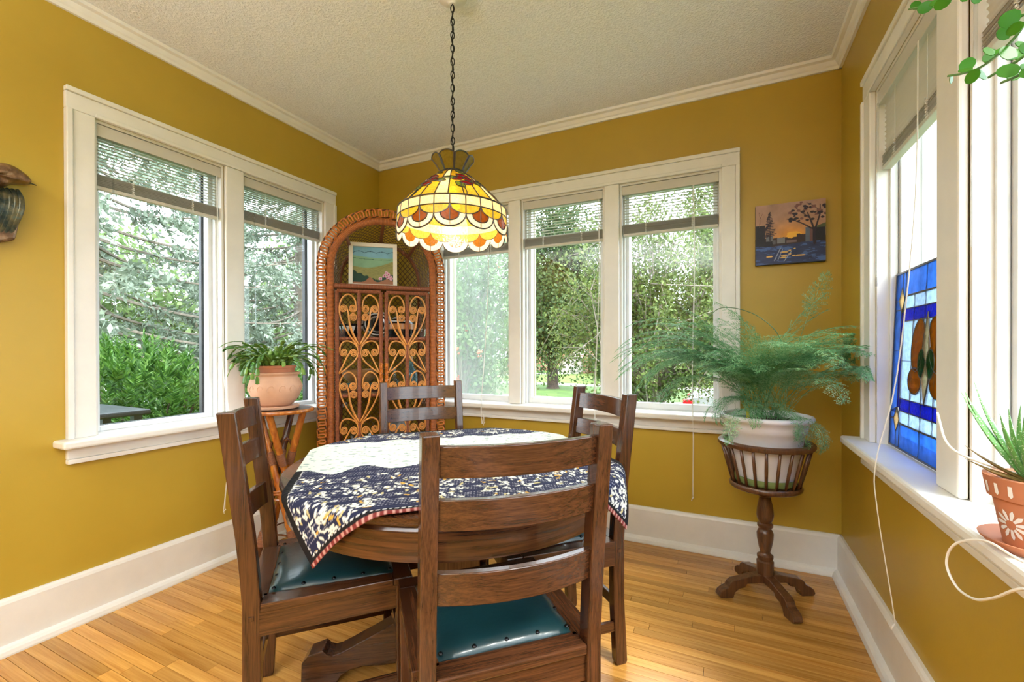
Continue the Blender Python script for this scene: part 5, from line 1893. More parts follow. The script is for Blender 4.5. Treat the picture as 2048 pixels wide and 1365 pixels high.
def ell(ca, cz, ra, rz, rot=0, n=18):
    o = []
    for i in range(n):
        t_ = 2 * PI * i / n
        x_, y_ = ra * math.cos(t_), rz * math.sin(t_)
        o.append((ca + x_ * math.cos(rot) - y_ * math.sin(rot), cz + x_ * math.sin(rot) + y_ * math.cos(rot)))
    return o
mid_ = 0.288
for s in (-1, 1):
    sg_piece(ell(mid_ + s * 0.066, 0.352, 0.050, 0.085, s * 0.25), 'sg_orange', 0.0008)
    sg_piece(ell(mid_ + s * 0.085, 0.238, 0.052, 0.042), 'sg_orange', 0.0008)
    sg_piece(ell(mid_ + s * 0.032, 0.295, 0.028, 0.044), 'sg_green', 0.0012)
sg_piece([(mid_, 0.30), (mid_ + 0.028, 0.345), (mid_, 0.45), (mid_ - 0.028, 0.345)], 'sg_cream', 0.0016)
sg_piece([(mid_, 0.30), (mid_ + 0.026, 0.25), (mid_, 0.17), (mid_ - 0.026, 0.25)], 'sg_cream', 0.0016)
sgc.build('lead_lines', 'lead_came', sg, smooth=True)
mb = MB()
for bx in ((0, SW, 0, 0.006), (0, SW, SHh - 0.006, SHh), (0, 0.006, 0, SHh), (SW - 0.006, SW, 0, SHh)):
    mb.box(-0.004, 0.004, -bx[1], -bx[0], bx[2], bx[3])
mb.build('lead_border', 'lead_came', sg)

# ---------------------------------------------------------------- potted aloe on the right sill
AX, AY = 2.802, -1.512
ap = empty('daisy_pot', (AX, AY, Z0 + 0.0005))
tag(ap, 'terracotta pot painted with white daisies on the right window sill', 'plant pot')
mb = MB(); mb.lathe([(0, 0), (0.060, 0), (0.074, 0.014), (0.076, 0.018), (0.072, 0.018), (0.058, 0.006), (0, 0.006)], 40); mb.build('saucer', 'terracotta', ap, smooth=True, angle=50)
mb = MB(); mb.lathe([(0, 0.007), (0.044, 0.007), (0.058, 0.088), (0.064, 0.088), (0.070, 0.124), (0.063, 0.125), (0.060, 0.112), (0, 0.112)], 48); mb.build('body', 'terracotta', ap, smooth=True, angle=40)
plain('paint_white', (0.82, 0.82, 0.84), 0.5)
def on_pot(a, z):
    r_ = (0.044 + (z - 0.007) / 0.081 * 0.014) if z < 0.088 else (0.064 + (z - 0.088) / 0.036 * 0.006)
    return Vector(((r_ + 0.0008) * math.cos(a), (r_ + 0.0008) * math.sin(a), z))
for kf, ca in enumerate((R(205), R(275), R(345), R(60), R(130))):
    for k in range(11):
        th = 2 * PI * k / 11 + 0.2
        q = []
        for (l_, w_) in ((0.008, -0.0018), (0.020, -0.0032), (0.026, 0), (0.020, 0.0032), (0.008, 0.0018)):
            dx = l_ * math.cos(th) - w_ * math.sin(th)
            dz = l_ * math.sin(th) + w_ * math.cos(th)
            q.append(on_pot(ca + dx / 0.052, 0.045 + dz))
        q2 = [v * 0.995 for v in q]
        mb = MB(); mb.add([tuple(v) for v in q + q2], [(0, 1, 2, 3, 4), (9, 8, 7, 6, 5)] + [(i, (i + 1) % 5, 5 + (i + 1) % 5, 5 + i) for i in range(5)])
        mb.build('painted_petal', 'paint_white', ap)
for k in range(20):
    a = 2 * PI * k / 20
    q = [on_pot(a + d_, z_) for d_, z_ in ((-0.05, 0.098), (0.0, 0.094), (0.05, 0.098), (0.04, 0.114), (-0.04, 0.114))]
    q2 = [v * 0.995 for v in q]
    mb = MB(); mb.add([tuple(v) for v in q + q2], [(0, 1, 2, 3, 4), (9, 8, 7, 6, 5)] + [(i, (i + 1) % 5, 5 + (i + 1) % 5, 5 + i) for i in range(5)])
    mb.build('painted_dash', 'paint_white', ap)
al = empty('aloe_plant', (AX, AY, Z0 + 0.112))
tag(al, 'small spiky aloe with pale-spotted leaves in the daisy pot', 'plant')
mb = MB(); mb.lathe([(0, 0.004), (0.03, 0.005), (0.059, 0.001)], 20); mb.build('soil', 'stone_grey', al, smooth=True)
def _aloe():
    t = NT('aloe_green')
    v = t.coords('Object')
    vz = t.n('ShaderNodeTexVoronoi'); vz.inputs['Scale'].default_value = 260
    t.l(v, vz.inputs['Vector'])
    c = t.ramp(vz.outputs['Distance'], [(0.18, (0.72, 0.82, 0.66)), (0.34, (0.13, 0.34, 0.09))])
    t.done(t.bsdf(c, 0.4, 0, 0.4))
_aloe()
plain('aloe_brown', (0.22, 0.13, 0.03), 0.5, var=0.3)
ars = random.Random(3)
for k in range(22):
    az = (ars.uniform(0, 2 * PI) if k % 2 else R(ars.uniform(90, 260))) if k < 18 else R(ars.uniform(120, 250))
    el = ars.uniform(0.85, 1.45) if k < 18 else ars.uniform(0.15, 0.5)
    ln = ars.uniform(0.09, 0.185) if k < 18 else ars.uniform(0.06, 0.10)
    w = ars.uniform(0.007, 0.010)
    p = Vector((0.012 * math.cos(az), 0.012 * math.sin(az), 0.004))
    pts, rad = [], []
    e2 = el
    for i in range(11):
        pts.append(p.copy()); rad.append(max(0.0008, w * (1 - (i / 10) ** 2.2)))
        p = p + Vector((math.cos(az) * math.cos(e2), math.sin(az) * math.cos(e2), math.sin(e2))) * ln / 10
        e2 += 0.035
    mb = MB(); mb.tube(pts, rad, 8, flat=(1.0, 0.5)); mb.build('leaf', 'aloe_green' if k < 18 else 'aloe_brown', al, smooth=True)
# pale flower stalk reaching left and a second one
mb = MB(); mb.tube(smoothpath([(0, 0, 0.01), (-0.05, 0.05, 0.02), (-0.07, 0.14, 0.035), (-0.055, 0.24, 0.09)], 8), 0.0022, 6); mb.build('dry_stalk', 'cord_white', al, smooth=True)

# white cable looping off the sill
mb = MB()
def rx(x, yy_, z_): return (x, yy_, z_)
mb.tube(smoothpath([(2.80, -1.70, 0.739), (2.745, -1.60, 0.738), (2.725, -1.53, 0.742), (2.705, -1.475, 0.71), (2.70, -1.455, 0.665), (2.70, -1.495, 0.640), (2.70, -1.56, 0.650), (2.70, -1.62, 0.682), (2.705, -1.70, 0.735), (2.72, -1.80, 0.741)], 8), 0.0022, 6)
tag(mb.build('power_cable', 'cord_white', smooth=True), 'thin white cable looping down over the edge of the right window sill', 'cable')

# ---------------------------------------------------------------- trailing plant hung near the right window
leafmat('vine_green', [(0.03, 0.14, 0.012), (0.07, 0.28, 0.02), (0.16, 0.42, 0.05)], 0.5, 0.35, 0.5, 14)
plain('vine_stem', (0.10, 0.24, 0.05), 0.5)
hv = empty('hanging_vine', (2.585, -2.18, 1.90))
tag(hv, 'trailing vine with small round green leaves hanging at the upper right', 'plant')
hb = empty('hanging_basket', (2.585, -2.18, 1.90))
tag(hb, 'dark hanging pot on cords that carries the trailing vine', 'plant pot')
mb = MB(); mb.lathe([(0, -0.10), (0.06, -0.10), (0.085, 0.0), (0.088, 0.0), (0.088, 0.01), (0.080, 0.01), (0.078, -0.02), (0, -0.02)], 28); mb.build('pot', 'rattan_dark', hb, smooth=True, angle=50)
mb = MB()
for k in range(3):
    a = 2 * PI * k / 3
    mb.tube([(0.083 * math.cos(a), 0.083 * math.sin(a), 0.008), (0, 0, CEIL - 1.90)], 0.0015, 5)
tag(mb.build('hanger_cords', 'cord_white', hb, smooth=True), kind='stuff')
# stems given in world space through points near the glass side of the plant
def wv(x, y, z): return (x - 2.585, y + 2.18, z - 1.90)
STM = [[(2.58, -2.15, 1.905), (2.60, -2.06, 1.86), (2.61, -2.01, 1.62), (2.60, -1.96, 1.44), (2.60, -1.927, 1.415), (2.60, -1.882, 1.413), (2.60, -1.838, 1.421), (2.60, -1.794, 1.438), (2.60, -1.752, 1.458)],
       [(2.60, -2.15, 1.905), (2.63, -2.07, 1.84), (2.63, -2.02, 1.58), (2.61, -1.96, 1.39), (2.60, -1.927, 1.382), (2.60, -1.892, 1.390), (2.60, -1.858, 1.398)],
       [(2.57, -2.14, 1.905), (2.60, -2.04, 1.90), (2.61, -1.93, 1.72), (2.60, -1.838, 1.535), (2.60, -1.758, 1.566), (2.60, -1.709, 1.589), (2.60, -1.605, 1.652)],
       [(2.61, -2.15, 1.905), (2.66, -2.05, 1.80), (2.64, -2.0, 1.55), (2.61, -1.955, 1.37), (2.60, -1.927, 1.365), (2.60, -1.885, 1.377)],
       [(2.62, -2.15, 1.905), (2.67, -2.03, 1.82), (2.64, -1.97, 1.60), (2.61, -1.945, 1.44), (2.60, -1.918, 1.428), (2.60, -1.904, 1.42)]]
vr = random.Random(17)
for si, pts in enumerate(STM):
    pp = smoothpath([wv(*p) for p in pts], 8)
    mb = MB(); mb.tube(pp, 0.0015, 5); st_ = mb.build('stem', 'vine_stem', hv, smooth=True)
    k = 6
    side = 1
    while k < len(pp):
        p = pp[k]
        tg = (pp[min(k + 1, len(pp) - 1)] - pp[k - 1]).normalized()
        for s in (-1, 1):
            if vr.random() < 0.30: continue
            d = (tg * 0.5 + Vector((s * vr.uniform(0.2, 0.7), vr.uniform(-0.6, 0.2), vr.uniform(-0.5, 0.7)))).normalized()
            x = d.cross(Vector((vr.uniform(-0.4, 0.4), -1, vr.uniform(-0.5, 0.5)))).normalized()
            nn = x.cross(d)
            L_ = vr.uniform(0.013, 0.021)
            b = p + d * 0.004
            vs = [b]
            for i in range(1, 10):
                a = PI * 2 * i / 10
                vs.append(b + d * L_ * (0.5 - 0.5 * math.cos(a)) + x * 0.40 * L_ * math.sin(a) + nn * 0.10 * L_ * math.sin(a / 2))
            vs2 = [v - nn * 0.0008 for v in vs]
            n = len(vs)
            mb = MB(); mb.add([tuple(v) for v in vs + vs2], [tuple(range(n)), tuple(range(2 * n - 1, n - 1, -1))] + [(i, (i + 1) % n, n + (i + 1) % n, n + i) for i in range(n)])
            mb.build('leaf', 'vine_green', hv, smooth=False)
        k += vr.choice([4, 5, 6])
# ================================================================ outdoors
GZ = -0.90
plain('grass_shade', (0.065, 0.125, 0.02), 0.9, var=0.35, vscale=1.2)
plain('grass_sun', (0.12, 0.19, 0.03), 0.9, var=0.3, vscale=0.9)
plain('asphalt', (0.20, 0.195, 0.19), 0.9, var=0.1, vscale=2)
plain('concrete', (0.34, 0.315, 0.285), 0.85, var=0.1, vscale=3)
plain('concrete_step', (0.36, 0.32, 0.28), 0.85, var=0.1, vscale=3)
plain('bark_dark', (0.055, 0.036, 0.026), 0.9, var=0.4, vscale=20, bstr=0.5)
plain('bark_grey', (0.22, 0.185, 0.15), 0.9, var=0.3, vscale=20, bstr=0.4)
def slab(name, x0, x1, y0, y1, z1, mat, th=0.3):
    mb = MB(); mb.box(x0, x1, y0, y1, z1 - th, z1)
    return tag(mb.build(name, mat), kind='structure')
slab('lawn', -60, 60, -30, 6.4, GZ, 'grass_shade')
slab('street', -60, 60, 6.4, 14.35, GZ - 0.10, 'asphalt')
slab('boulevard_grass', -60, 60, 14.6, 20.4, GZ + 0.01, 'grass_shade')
slab('sidewalk', -60, 60, 20.4, 21.9, GZ + 0.012, 'concrete')
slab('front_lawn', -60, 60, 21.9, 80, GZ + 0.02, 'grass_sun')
# kerb stones
km = MB(); km.box(-1.48, 1.48, 0, 0.24, -0.12, 0.03)
kme = km.mesh('kerb_stone'); kme.materials.append(MATS['concrete'])
kb = tag(empty('far_kerb', (0, 14.36, GZ)), kind='structure')
for k in range(-7, 8):
    o = bpy.data.objects.new('kerb_stone', kme); COL.objects.link(o); o.parent = kb; o.location = (k * 3.0, 0, 0)
# garden walk running diagonally to the steps
mb = MB()
wp = [(-22.0, 22.0), (-20.2, 22.0), (-8.0, 31.4), (-10.0, 31.4)]
mb.prism(wp, GZ - 0.05, GZ + 0.035)
tag(mb.build('garden_path', 'concrete'), kind='structure')
# house across the street
hs = empty('brick_house', (-9.0, 35.0, GZ))
tag(hs, 'red brick house with front steps behind the trees across the street', 'house')
def brickmat():
    t = NT('brick_far')
    b = t.n('ShaderNodeTexBrick'); b.inputs['Scale'].default_value = 4
    b.inputs['Color1'].default_value = (0.30, 0.10, 0.06, 1); b.inputs['Color2'].default_value = (0.38, 0.15, 0.09, 1); b.inputs['Mortar'].default_value = (0.45, 0.40, 0.36, 1)
    mp = t.n('ShaderNodeMapping'); mp.inputs['Rotation'].default_value = (PI / 2, 0, 0)
    tc = t.n('ShaderNodeTexCoord'); t.l(tc.outputs['Object'], mp.inputs[0]); t.l(mp.outputs[0], b.inputs['Vector'])
    t.done(t.bsdf(b.outputs['Color'], 0.9, 0, 0.2))
brickmat()
plain('roof_shingle', (0.10, 0.09, 0.09), 0.9)
plain('stucco', (0.62, 0.58, 0.50), 0.9)
mb = MB(); mb.box(-7, 7, 0, 8, 0, 4.4); mb.build('wall', 'brick_far', hs)
mb = MB(); mb.prism([(-7.6, 4.3), (7.6, 4.3), (0, 8.2)], -0.6, 8.6, 'y'); mb.build('roof', 'roof_shingle', hs)
for x0 in (-5.2, 2.6):
    mb = MB(); mb.box(x0, x0 + 2.2, -0.06, 0.05, 1.7, 3.4); w_ = mb.build('window', 'stucco', hs)
    mb = MB(); mb.box(x0 + 0.12, x0 + 2.08, -0.09, -0.05, 1.82, 3.28); mb.build('pane', 'dark_frame', w_)
mb = MB(); mb.box(-0.6, 0.5, -0.06, 0.05, 1.45, 3.6); mb.build('door', 'stucco', hs)
for k in range(7):
    mb = MB(); mb.box(-1.1, 1.1, -3.4 + k * 0.42, 0, k * 0.2, (k + 1) * 0.2); mb.build('step', 'concrete_step', hs)
for s in (-1, 1):
    mb = MB(); mb.box(s * 1.35 - 0.22, s * 1.35 + 0.22, -3.0, 0, 0, 1.5); mb.build('stair_wall', 'brick_far', hs)

# ---------------------------------------------------------------- trees
trs = np.random.default_rng(5)
def make_tree(name, label, base, trunk_h, crown_c, crown_r, nlimb, nleaf, leaf, mat, bark, tr=0.12, spread=0.16, group=None, gap=0.0, limb_r=0.03, hang=0.15):
    e = empty(name, base)
    tag(e, label, 'tree', group)
    b = np.array(base, float)
    cc = np.array(crown_c, float) - b
    cr = np.array(crown_r, float)
    top = np.array([cc[0] * 0.6, cc[1] * 0.6, trunk_h])
    mb = MB(); mb.tube(smoothpath([(0, 0, -0.1), (top[0] * 0.3, top[1] * 0.3, trunk_h * 0.5), tuple(top)], 6), [tr * (1.35 if i == 0 else 1 - 0.35 * i / 12) for i in range(13)], 10)
    mb.build('trunk', bark, e, smooth=True)
    mb = MB()
    nodes = []
    for k in range(nlimb):
        d = trs.normal(size=3)
        d /= np.linalg.norm(d)
        rad = trs.uniform(0.55, 1.0) ** 0.5
        tip = cc + d * cr * rad
        st = top * trs.uniform(0.55, 1.0)
        m1 = st + (tip - st) * 0.4 + np.array([0, 0, 0.12 * cr[2]]) + trs.normal(size=3) * cr * 0.06
        q = bez(st, m1, m1 + (tip - m1) * 0.5, tip, 10)
        mb.tube(q, [max(0.004, limb_r * (1 - i / 10.5)) for i in range(11)], 5)
        pts = np.array([tuple(v) for v in q])
        nodes.append(pts[3:])
        for j in range(3):
            s0 = pts[trs.integers(4, 10)]
            t2 = s0 + trs.normal(size=3) * cr * 0.28
            mb.tube([s0, (s0 + t2) / 2 + trs.normal(size=3) * 0.04 * cr, t2], [limb_r * 0.4, limb_r * 0.25, 0.003], 4)
            nodes.append(np.linspace(s0, t2, 6))
    mb.build('branches', bark, e, smooth=True)
    N_ = np.concatenate(nodes)
    idx_ = trs.integers(0, len(N_), nleaf)
    P = N_[idx_] + trs.normal(size=(nleaf, 3)) * cr * spread
    D = trs.normal(size=(nleaf, 3)); D[:, 2] -= hang * 3
    L = leaf * trs.uniform(0.6, 1.3, nleaf)
    f = leaves_obj('foliage', P, D, L, L * 0.62, mat, e)
    tag(f, kind='stuff')
    return e
leafmat('maple_leaf', [(0.013, 0.028, 0.009), (0.032, 0.064, 0.018), (0.07, 0.115, 0.034), (0.14, 0.19, 0.07)], 0.35, 0.5, 0.3, 0.8)
leafmat('crab_leaf', [(0.03, 0.052, 0.015), (0.075, 0.115, 0.028), (0.15, 0.20, 0.055), (0.27, 0.32, 0.12)], 0.4, 0.5, 0.3, 1.2)
leafmat('ash_leaf', [(0.06, 0.12, 0.04), (0.13, 0.22, 0.08), (0.22, 0.32, 0.13)], 0.4, 0.5, 0.3, 1.2)
leafmat('far_leaf', [(0.07, 0.12, 0.04), (0.14, 0.21, 0.075), (0.25, 0.33, 0.14)], 0.45, 0.6, 0.2, 0.35)
leafmat('hedge_leaf', [(0.008, 0.024, 0.005), (0.03, 0.095, 0.014), (0.09, 0.21, 0.03), (0.22, 0.37, 0.07)], 0.3, 0.5, 0.3, 3.0)
leafmat('spruce_needle', [(0.07, 0.095, 0.07), (0.16, 0.20, 0.15), (0.28, 0.34, 0.27), (0.44, 0.50, 0.42)], 0.25, 0.6, 0.2, 1.4)
leafmat('spruce_dead', [(0.06, 0.05, 0.035), (0.13, 0.11, 0.08), (0.22, 0.19, 0.14)], 0.2, 0.8, 0.1, 2)
make_tree('maple_tree', 'dark green maple with a thick trunk on the grass across the street', (-5.4, 18.4, GZ), 2.6, (-5.5, 18.4, 5.2), (2.9, 2.6, 4.6), 80, 46000, 0.18, 'maple_leaf', 'bark_dark', 0.30, 0.085, limb_r=0.05, hang=0.25)
make_tree('crabapple_tree', 'open crabapple tree with tangled grey branches just outside the back window', (1.35, 5.4, GZ), 1.5, (1.15, 5.5, 2.05), (1.75, 1.2, 2.0), 95, 38000, 0.062, 'crab_leaf', 'bark_grey', 0.08, 0.05, limb_r=0.030, hang=0.05)
make_tree('street_tree', 'bright green leafy tree reaching into the top of the right back pane', (2.9, 9.5, GZ), 3.2, (2.75, 9.3, 4.6), (1.5, 1.4, 1.9), 40, 14000, 0.10, 'crab_leaf', 'bark_grey', 0.10, 0.085, limb_r=0.03)
make_tree('rowan_tree', 'hazy rowan with orange-red berries seen through the hazy back pane', (-1.35, 3.3, GZ), 1.3, (-1.35, 3.3, 1.55), (1.05, 0.95, 2.0), 50, 22000, 0.065, 'ash_leaf', 'bark_grey', 0.06, 0.075, limb_r=0.02)
plain('berry_red', (0.75, 0.10, 0.03), 0.5)
rw = bpy.data.objects['rowan_tree']
mb = MB()
for k in range(26):
    c = Vector((trs.uniform(-0.8, 0.9), trs.uniform(-1.0, 0.1), trs.uniform(0.9, 4.2)))
    for j in range(9):
        p = c + Vector(tuple(trs.normal(size=3) * 0.03))
        mb.add([p + Vector(v) * 0.016 for v in ((1, 0, 0), (-1, 0, 0), (0, 1, 0), (0, -1, 0), (0, 0, 1), (0, 0, -1))], [(0, 2, 4), (2, 1, 4), (1, 3, 4), (3, 0, 4), (2, 0, 5), (1, 2, 5), (3, 1, 5), (0, 3, 5)])
tag(mb.build('berries', 'berry_red', rw), kind='stuff')
for i, (x, y, h, rr_, lb) in enumerate(((-14, 42, 7.5, 4.5, 'tall pale tree behind the brick house roof, farthest left of the street row'), (-4.5, 31, 4.2, 2.6, 'rounded garden tree right of the front steps across the street'), (2.5, 38, 7, 4.5, 'broad tree behind the crabapple across the street'),
                                        (10, 34, 6.5, 4.5, 'broad tree across the street beyond the right back pane'), (-17, 27, 6.0, 3.6, 'tree on the far lawn behind the hazy left pane'))):
    make_tree('street_row_tree', lb, (x, y, GZ), h * 0.3, (x, y, h * 0.55), (rr_, rr_, h * 0.62), 34, 9000, 0.34, 'far_leaf', 'bark_grey', 0.25, 0.13, 'trees across the street', limb_r=0.06)
# garden shrubs at the foot of the far lawn
def shrub(name, label, c, r_, n, leaf, mat, group=None, parent=None):
    e = empty(name, (c[0], c[1], GZ)); tag(e, label, 'shrub', group)
    d = trs.normal(size=(n, 3)); d /= np.linalg.norm(d, axis=1, keepdims=True)
    lump = 1 + 0.22 * np.sin(d[:, 0] * 7 + c[0]) * np.cos(d[:, 1] * 6 + d[:, 2] * 5)
    P = d * np.array(r_) * (trs.uniform(0.35, 1.0, n) ** 0.4 * lump)[:, None]
    P[:, 2] += r_[2]
    P = P[P[:, 2] > 0.02]
    D = trs.normal(size=P.shape); D[:, 2] += 0.5
    L = leaf * trs.uniform(0.6, 1.3, len(P))
    tag(leaves_obj('foliage', P, D, L, L * 0.55, mat, e), kind='stuff')
    mb = MB()
    for k in range(7):
        a = trs.uniform(0, 2 * PI)
        mb.tube([(0, 0, 0), (r_[0] * 0.4 * math.cos(a), r_[1] * 0.4 * math.sin(a), r_[2]), (r_[0] * 0.7 * math.cos(a), r_[1] * 0.7 * math.sin(a), r_[2] * 1.5)], [0.03, 0.02, 0.008], 5)
    mb.build('stems', 'bark_dark', e, smooth=True)
    return e
shrub('garden_shrub', 'dark leafy shrub on the far lawn right of the garden path', (-3.6, 24.5), (1.5, 1.2, 1.1), 7000, 0.16, 'maple_leaf', 'shrubs across the street')
shrub('garden_shrub', 'low shrub on the far lawn behind the crabapple trunk', (0.2, 22.8), (1.5, 1.0, 0.8), 6000, 0.15, 'crab_leaf', 'shrubs across the street')

# left side: cedar hedge close to the glass
def hedge(name, label, c, r_, n, seed):
    g = np.random.default_rng(seed)
    e = empty(name, (c[0], c[1], GZ)); tag(e, label, 'hedge', 'cedar shrubs outside the left window')
    ns = n // 26
    d = g.normal(size=(ns, 3)); d /= np.linalg.norm(d, axis=1, keepdims=True)
    B = d * np.array(r_) * (g.uniform(0.45, 1.0, ns) ** 0.35)[:, None]
    B[:, 2] += r_[2]
    out_ = d.copy(); out_[:, 2] += 0.55
    out_ += g.normal(size=out_.shape) * 0.35
    out_ /= np.linalg.norm(out_, axis=1, keepdims=True)
    ln = g.uniform(0.12, 0.24, ns)
    P, D, L = [], [], []
    for j in range(26):
        t = (j + 1) / 27
        s = 1 if j % 2 else -1
        sd = np.cross(out_, np.array([0.2, 0.1, 1.0])); sd /= np.maximum(np.linalg.norm(sd, axis=1, keepdims=True), 1e-6)
        P.append(B + out_ * (ln * t)[:, None])
        D.append(out_ * 0.75 + sd * s * 0.65 + g.normal(size=out_.shape) * 0.15)
        L.append(ln * (0.34 * (1.05 - 0.75 * t)) + 0.012)
    P, D, L = np.concatenate(P), np.concatenate(D), np.concatenate(L)
    k_ = P[:, 2] > 0.0
    tag(leaves_obj('foliage', P[k_], D[k_], L[k_], L[k_] * 0.26, 'hedge_leaf', e, nrm=None), kind='stuff')
    mb = MB()
    for k in range(8):
        a = g.uniform(0, 2 * PI)
        mb.tube([(0, 0, 0), (r_[0] * 0.35 * math.cos(a), r_[1] * 0.35 * math.sin(a), r_[2] * 0.9), (r_[0] * 0.6 * math.cos(a), r_[1] * 0.6 * math.sin(a), r_[2] * 1.6)], [0.03, 0.02, 0.006], 5)
    mb.build('stems', 'bark_dark', e, smooth=True)
    return e
hedge('cedar_shrub', 'dense bright green cedar shrub filling the bottom of the larger left pane', (-1.95, -0.80), (0.85, 0.95, 0.99), 46000, 1)
hedge('cedar_shrub', 'cedar shrub behind the cactus pot outside the narrow left pane', (-2.2, 0.55), (0.95, 0.95, 0.90), 34000, 2)
hedge('cedar_shrub', 'farther cedar shrub between the two nearer ones outside the left window', (-3.4, -0.2), (1.0, 1.0, 0.95), 26000, 3)
# dark flat slab on legs among the cedars
plain('slate_dark', (0.035, 0.042, 0.048), 0.45, var=0.3, vscale=8, bstr=0.2)
gt = empty('dark_slab', (-0.80, -1.20, GZ))
tag(gt, 'dark grey flat slab just outside the larger left pane, below the cedar', 'table')
mb = MB(); mb.box(-0.30, 0.24, -0.30, 0.0, 1.62, 1.65); mb.build('top', 'slate_dark', gt, bevel=0.01)
for sx in (-1, 1):
    for sy in (-1, 1):
        mb = MB(); mb.box(sx * 0.17 - 0.02, sx * 0.17 + 0.02, sy * 0.11 - 0.17, sy * 0.11 - 0.13, 0, 1.62); mb.build('leg', 'slate_dark', gt)

def spruce(name, label, base, h, z0, rmax, seed, nb=120, per=900):
    g = np.random.default_rng(seed)
    e = empty(name, base); tag(e, label, 'tree', 'spruces outside the left window')
    mb = MB(); mb.tube([(0, 0, -0.1), (0, 0, h * 0.5), (0, 0, h)], [0.20, 0.13, 0.02], 8); mb.build('trunk', 'bark_grey', e, smooth=True)
    mb = MB()
    P, D, L = [], [], []
    P2, D2, L2 = [], [], []
    for k in range(nb):
        t = (k + g.uniform(0, 1)) / nb
        z = z0 + (h - z0) * t ** 1.15
        R_ = rmax * (1 - 0.85 * (z - z0) / (h - z0)) * g.uniform(0.75, 1.08)
        a = k * 2.399 + g.normal() * 0.3
        ux = np.array([math.cos(a), math.sin(a), 0])
        n = 14
        pts = []
        for i in range(n + 1):
            s = i / n
            pts.append(ux * R_ * s + np.array([0, 0, z - 0.42 * R_ * s + 0.30 * R_ * s * s]))
        pts = np.array(pts)
        mb.tube([tuple(p) for p in pts], [0.022 * (1 - i / (n + 1)) + 0.003 for i in range(n + 1)], 5)
        m = int(per * max(0.25, R_ / rmax))
        # side shoots and hanging twigs
        ns = max(10, int(m / 14))
        s0 = g.uniform(0.22, 1.0, ns)
        bi = np.minimum((s0 * n).astype(int), n - 1)
        bp = pts[bi] + (pts[bi + 1] - pts[bi]) * ((s0 * n) - bi)[:, None]
        sd = np.array([-ux[1], ux[0], 0])
        dr = sd[None, :] * g.choice([-1, 1], ns)[:, None] * g.uniform(0.3, 1.0, ns)[:, None] + ux[None, :] * g.uniform(0.3, 0.9, ns)[:, None] + np.array([0, 0, -1.0])[None, :] * g.uniform(0.1, 0.9, ns)[:, None]
        dr /= np.linalg.norm(dr, axis=1, keepdims=True)
        tl = g.uniform(0.16, 0.42, ns)
        for j in range(14):
            u = (j + 0.5) / 14
            c = bp + dr * (tl * u)[:, None]
            c[:, 2] -= 0.10 * tl * u * u
            dd = dr * 0.7 + g.normal(size=dr.shape) * 0.55
            dd[:, 2] += 0.1
            dead = (s0 < 0.42) & (g.random(ns) < 0.45)
            P.append(c[~dead]); D.append(dd[~dead]); L.append(np.full((~dead).sum(), 0.085) * g.uniform(0.7, 1.3, (~dead).sum()))
            P2.append(c[dead]); D2.append(dd[dead] + np.array([0, 0, -1.2])); L2.append(np.full(dead.sum(), 0.08))
    mb.build('branches', 'bark_grey', e, smooth=True)
    P, D, L = np.concatenate(P), np.concatenate(D), np.concatenate(L)
    tag(leaves_obj('needles', P, D, L, L * 0.36, 'spruce_needle', e), kind='stuff')
    P2, D2, L2 = np.concatenate(P2), np.concatenate(D2), np.concatenate(L2)
    tag(leaves_obj('dead_twigs', P2, D2, L2, L2 * 0.10, 'spruce_dead', e), kind='stuff')
    return e
spruce('blue_spruce', 'large blue-grey spruce with drooping boughs outside the larger left pane', (-5.0, 0.2, GZ), 9.0, 2.1, 3.1, 4)
spruce('blue_spruce', 'blue-grey spruce behind the cactus outside the narrow left pane', (-5.2, 3.6, GZ), 8.0, 1.8, 2.7, 6)
for i, (x, y, h, rr_, lb) in enumerate(((-13, -1.0, 4.2, 2.6, 'pale yellow-green tree far behind the cedar, left of the left window'), (-13.5, 4.5, 5.0, 3.0, 'pale green tree far behind the spruces in the middle of the left window'), (-12, 10.0, 5.5, 3.2, 'pale green tree far behind the narrow left pane'))):
    make_tree('garden_tree', lb, (x, y, GZ), h * 0.3, (x, y, h * 0.42), (rr_, rr_, h * 0.52), 30, 10000, 0.20, 'far_leaf', 'bark_grey', 0.15, 0.13, 'pale trees behind the left garden', limb_r=0.04)

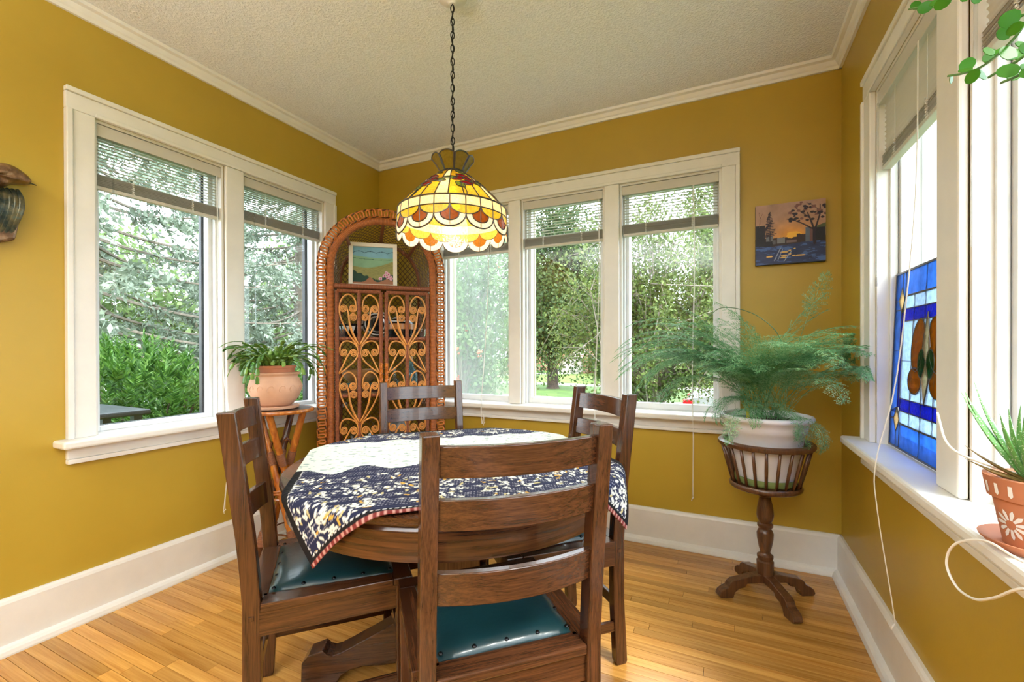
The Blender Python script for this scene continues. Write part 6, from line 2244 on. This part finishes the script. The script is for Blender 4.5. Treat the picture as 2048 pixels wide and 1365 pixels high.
# parked car beyond the back window
plain('car_silver', (0.36, 0.38, 0.40), 0.25, 0.5, var=0.02, coat=0.6)
plain('car_glass', (0.02, 0.03, 0.045), 0.06)
plain('tyre', (0.02, 0.02, 0.02), 0.8)
plain('tail_red', (0.65, 0.01, 0.015), 0.2)
car = empty('silver_car', (1.50, 8.9, GZ - 0.10))
tag(car, 'silver parked car with red tail light beyond the fern', 'car')
def car_section(prof, hw, inset):
    """loft a side profile across the width, tumblehome towards the roof"""
    vs, fs = [], []
    n = len(prof)
    for s in (-1, 1):
        for (x, z) in prof:
            w = hw - inset * max(0, (z - 0.85)) / 0.6
            vs.append((x, s * w, z))
    fs = [tuple(range(n)), tuple(range(2 * n - 1, n - 1, -1))] + [(i, (i + 1) % n, n + (i + 1) % n, n + i) for i in range(n)]
    m = MB(); m.add(vs, fs); return m
prof = [(0.02, 0.32), (0.0, 0.55), (0.03, 0.88), (0.10, 1.00), (0.62, 1.06), (0.75, 1.07), (1.45, 1.42), (2.35, 1.44), (3.15, 1.05), (4.15, 0.92), (4.38, 0.78), (4.42, 0.40), (4.30, 0.24), (3.95, 0.24), (3.85, 0.46), (3.60, 0.60), (3.35, 0.46), (3.25, 0.22), (1.25, 0.22), (1.15, 0.46), (0.90, 0.60), (0.65, 0.46), (0.55, 0.24), (0.15, 0.24)]
car_section(prof, 0.86, 0.14).build('body', 'car_silver', car, smooth=True, bevel=0.04, seg=3, angle=50)
mb = MB(); mb.hexa([(x, y, z) for (z, x0, x1) in ((1.085, 0.79, 0.86), (1.385, 1.36, 1.43)) for y in (-0.62, 0.62) for x in (x0 - 0.03, x1)]); mb.build('rear_window', 'car_glass', car)
for s in (-1, 1):
    y0 = s * 0.835
    mb = MB(); mb.prism([(1.02, 1.10), (1.52, 1.36), (2.30, 1.37), (2.86, 1.10)], min(y0, y0 - s * 0.10), max(y0, y0 - s * 0.10), 'y'); mb.build('side_window', 'car_glass', car)
    mb = MB(); mb.box(-0.015, 0.20, s * 0.55 if s > 0 else -0.865, 0.865 if s > 0 else s * 0.55, 0.80, 0.94); mb.build('tail_light', 'tail_red', car, bevel=0.02)
    for x in (0.90, 3.60):
        mb = MB(); mb.lathe([(0, -0.10), (0.20, -0.10), (0.31, -0.08), (0.32, 0), (0.31, 0.08), (0.20, 0.10), (0, 0.10)], 24)
        mb.v = [(v[0] + x, v[2] + s * 0.77, v[1] + 0.32) for v in mb.v]; mb.build('wheel', 'tyre', car, smooth=True)
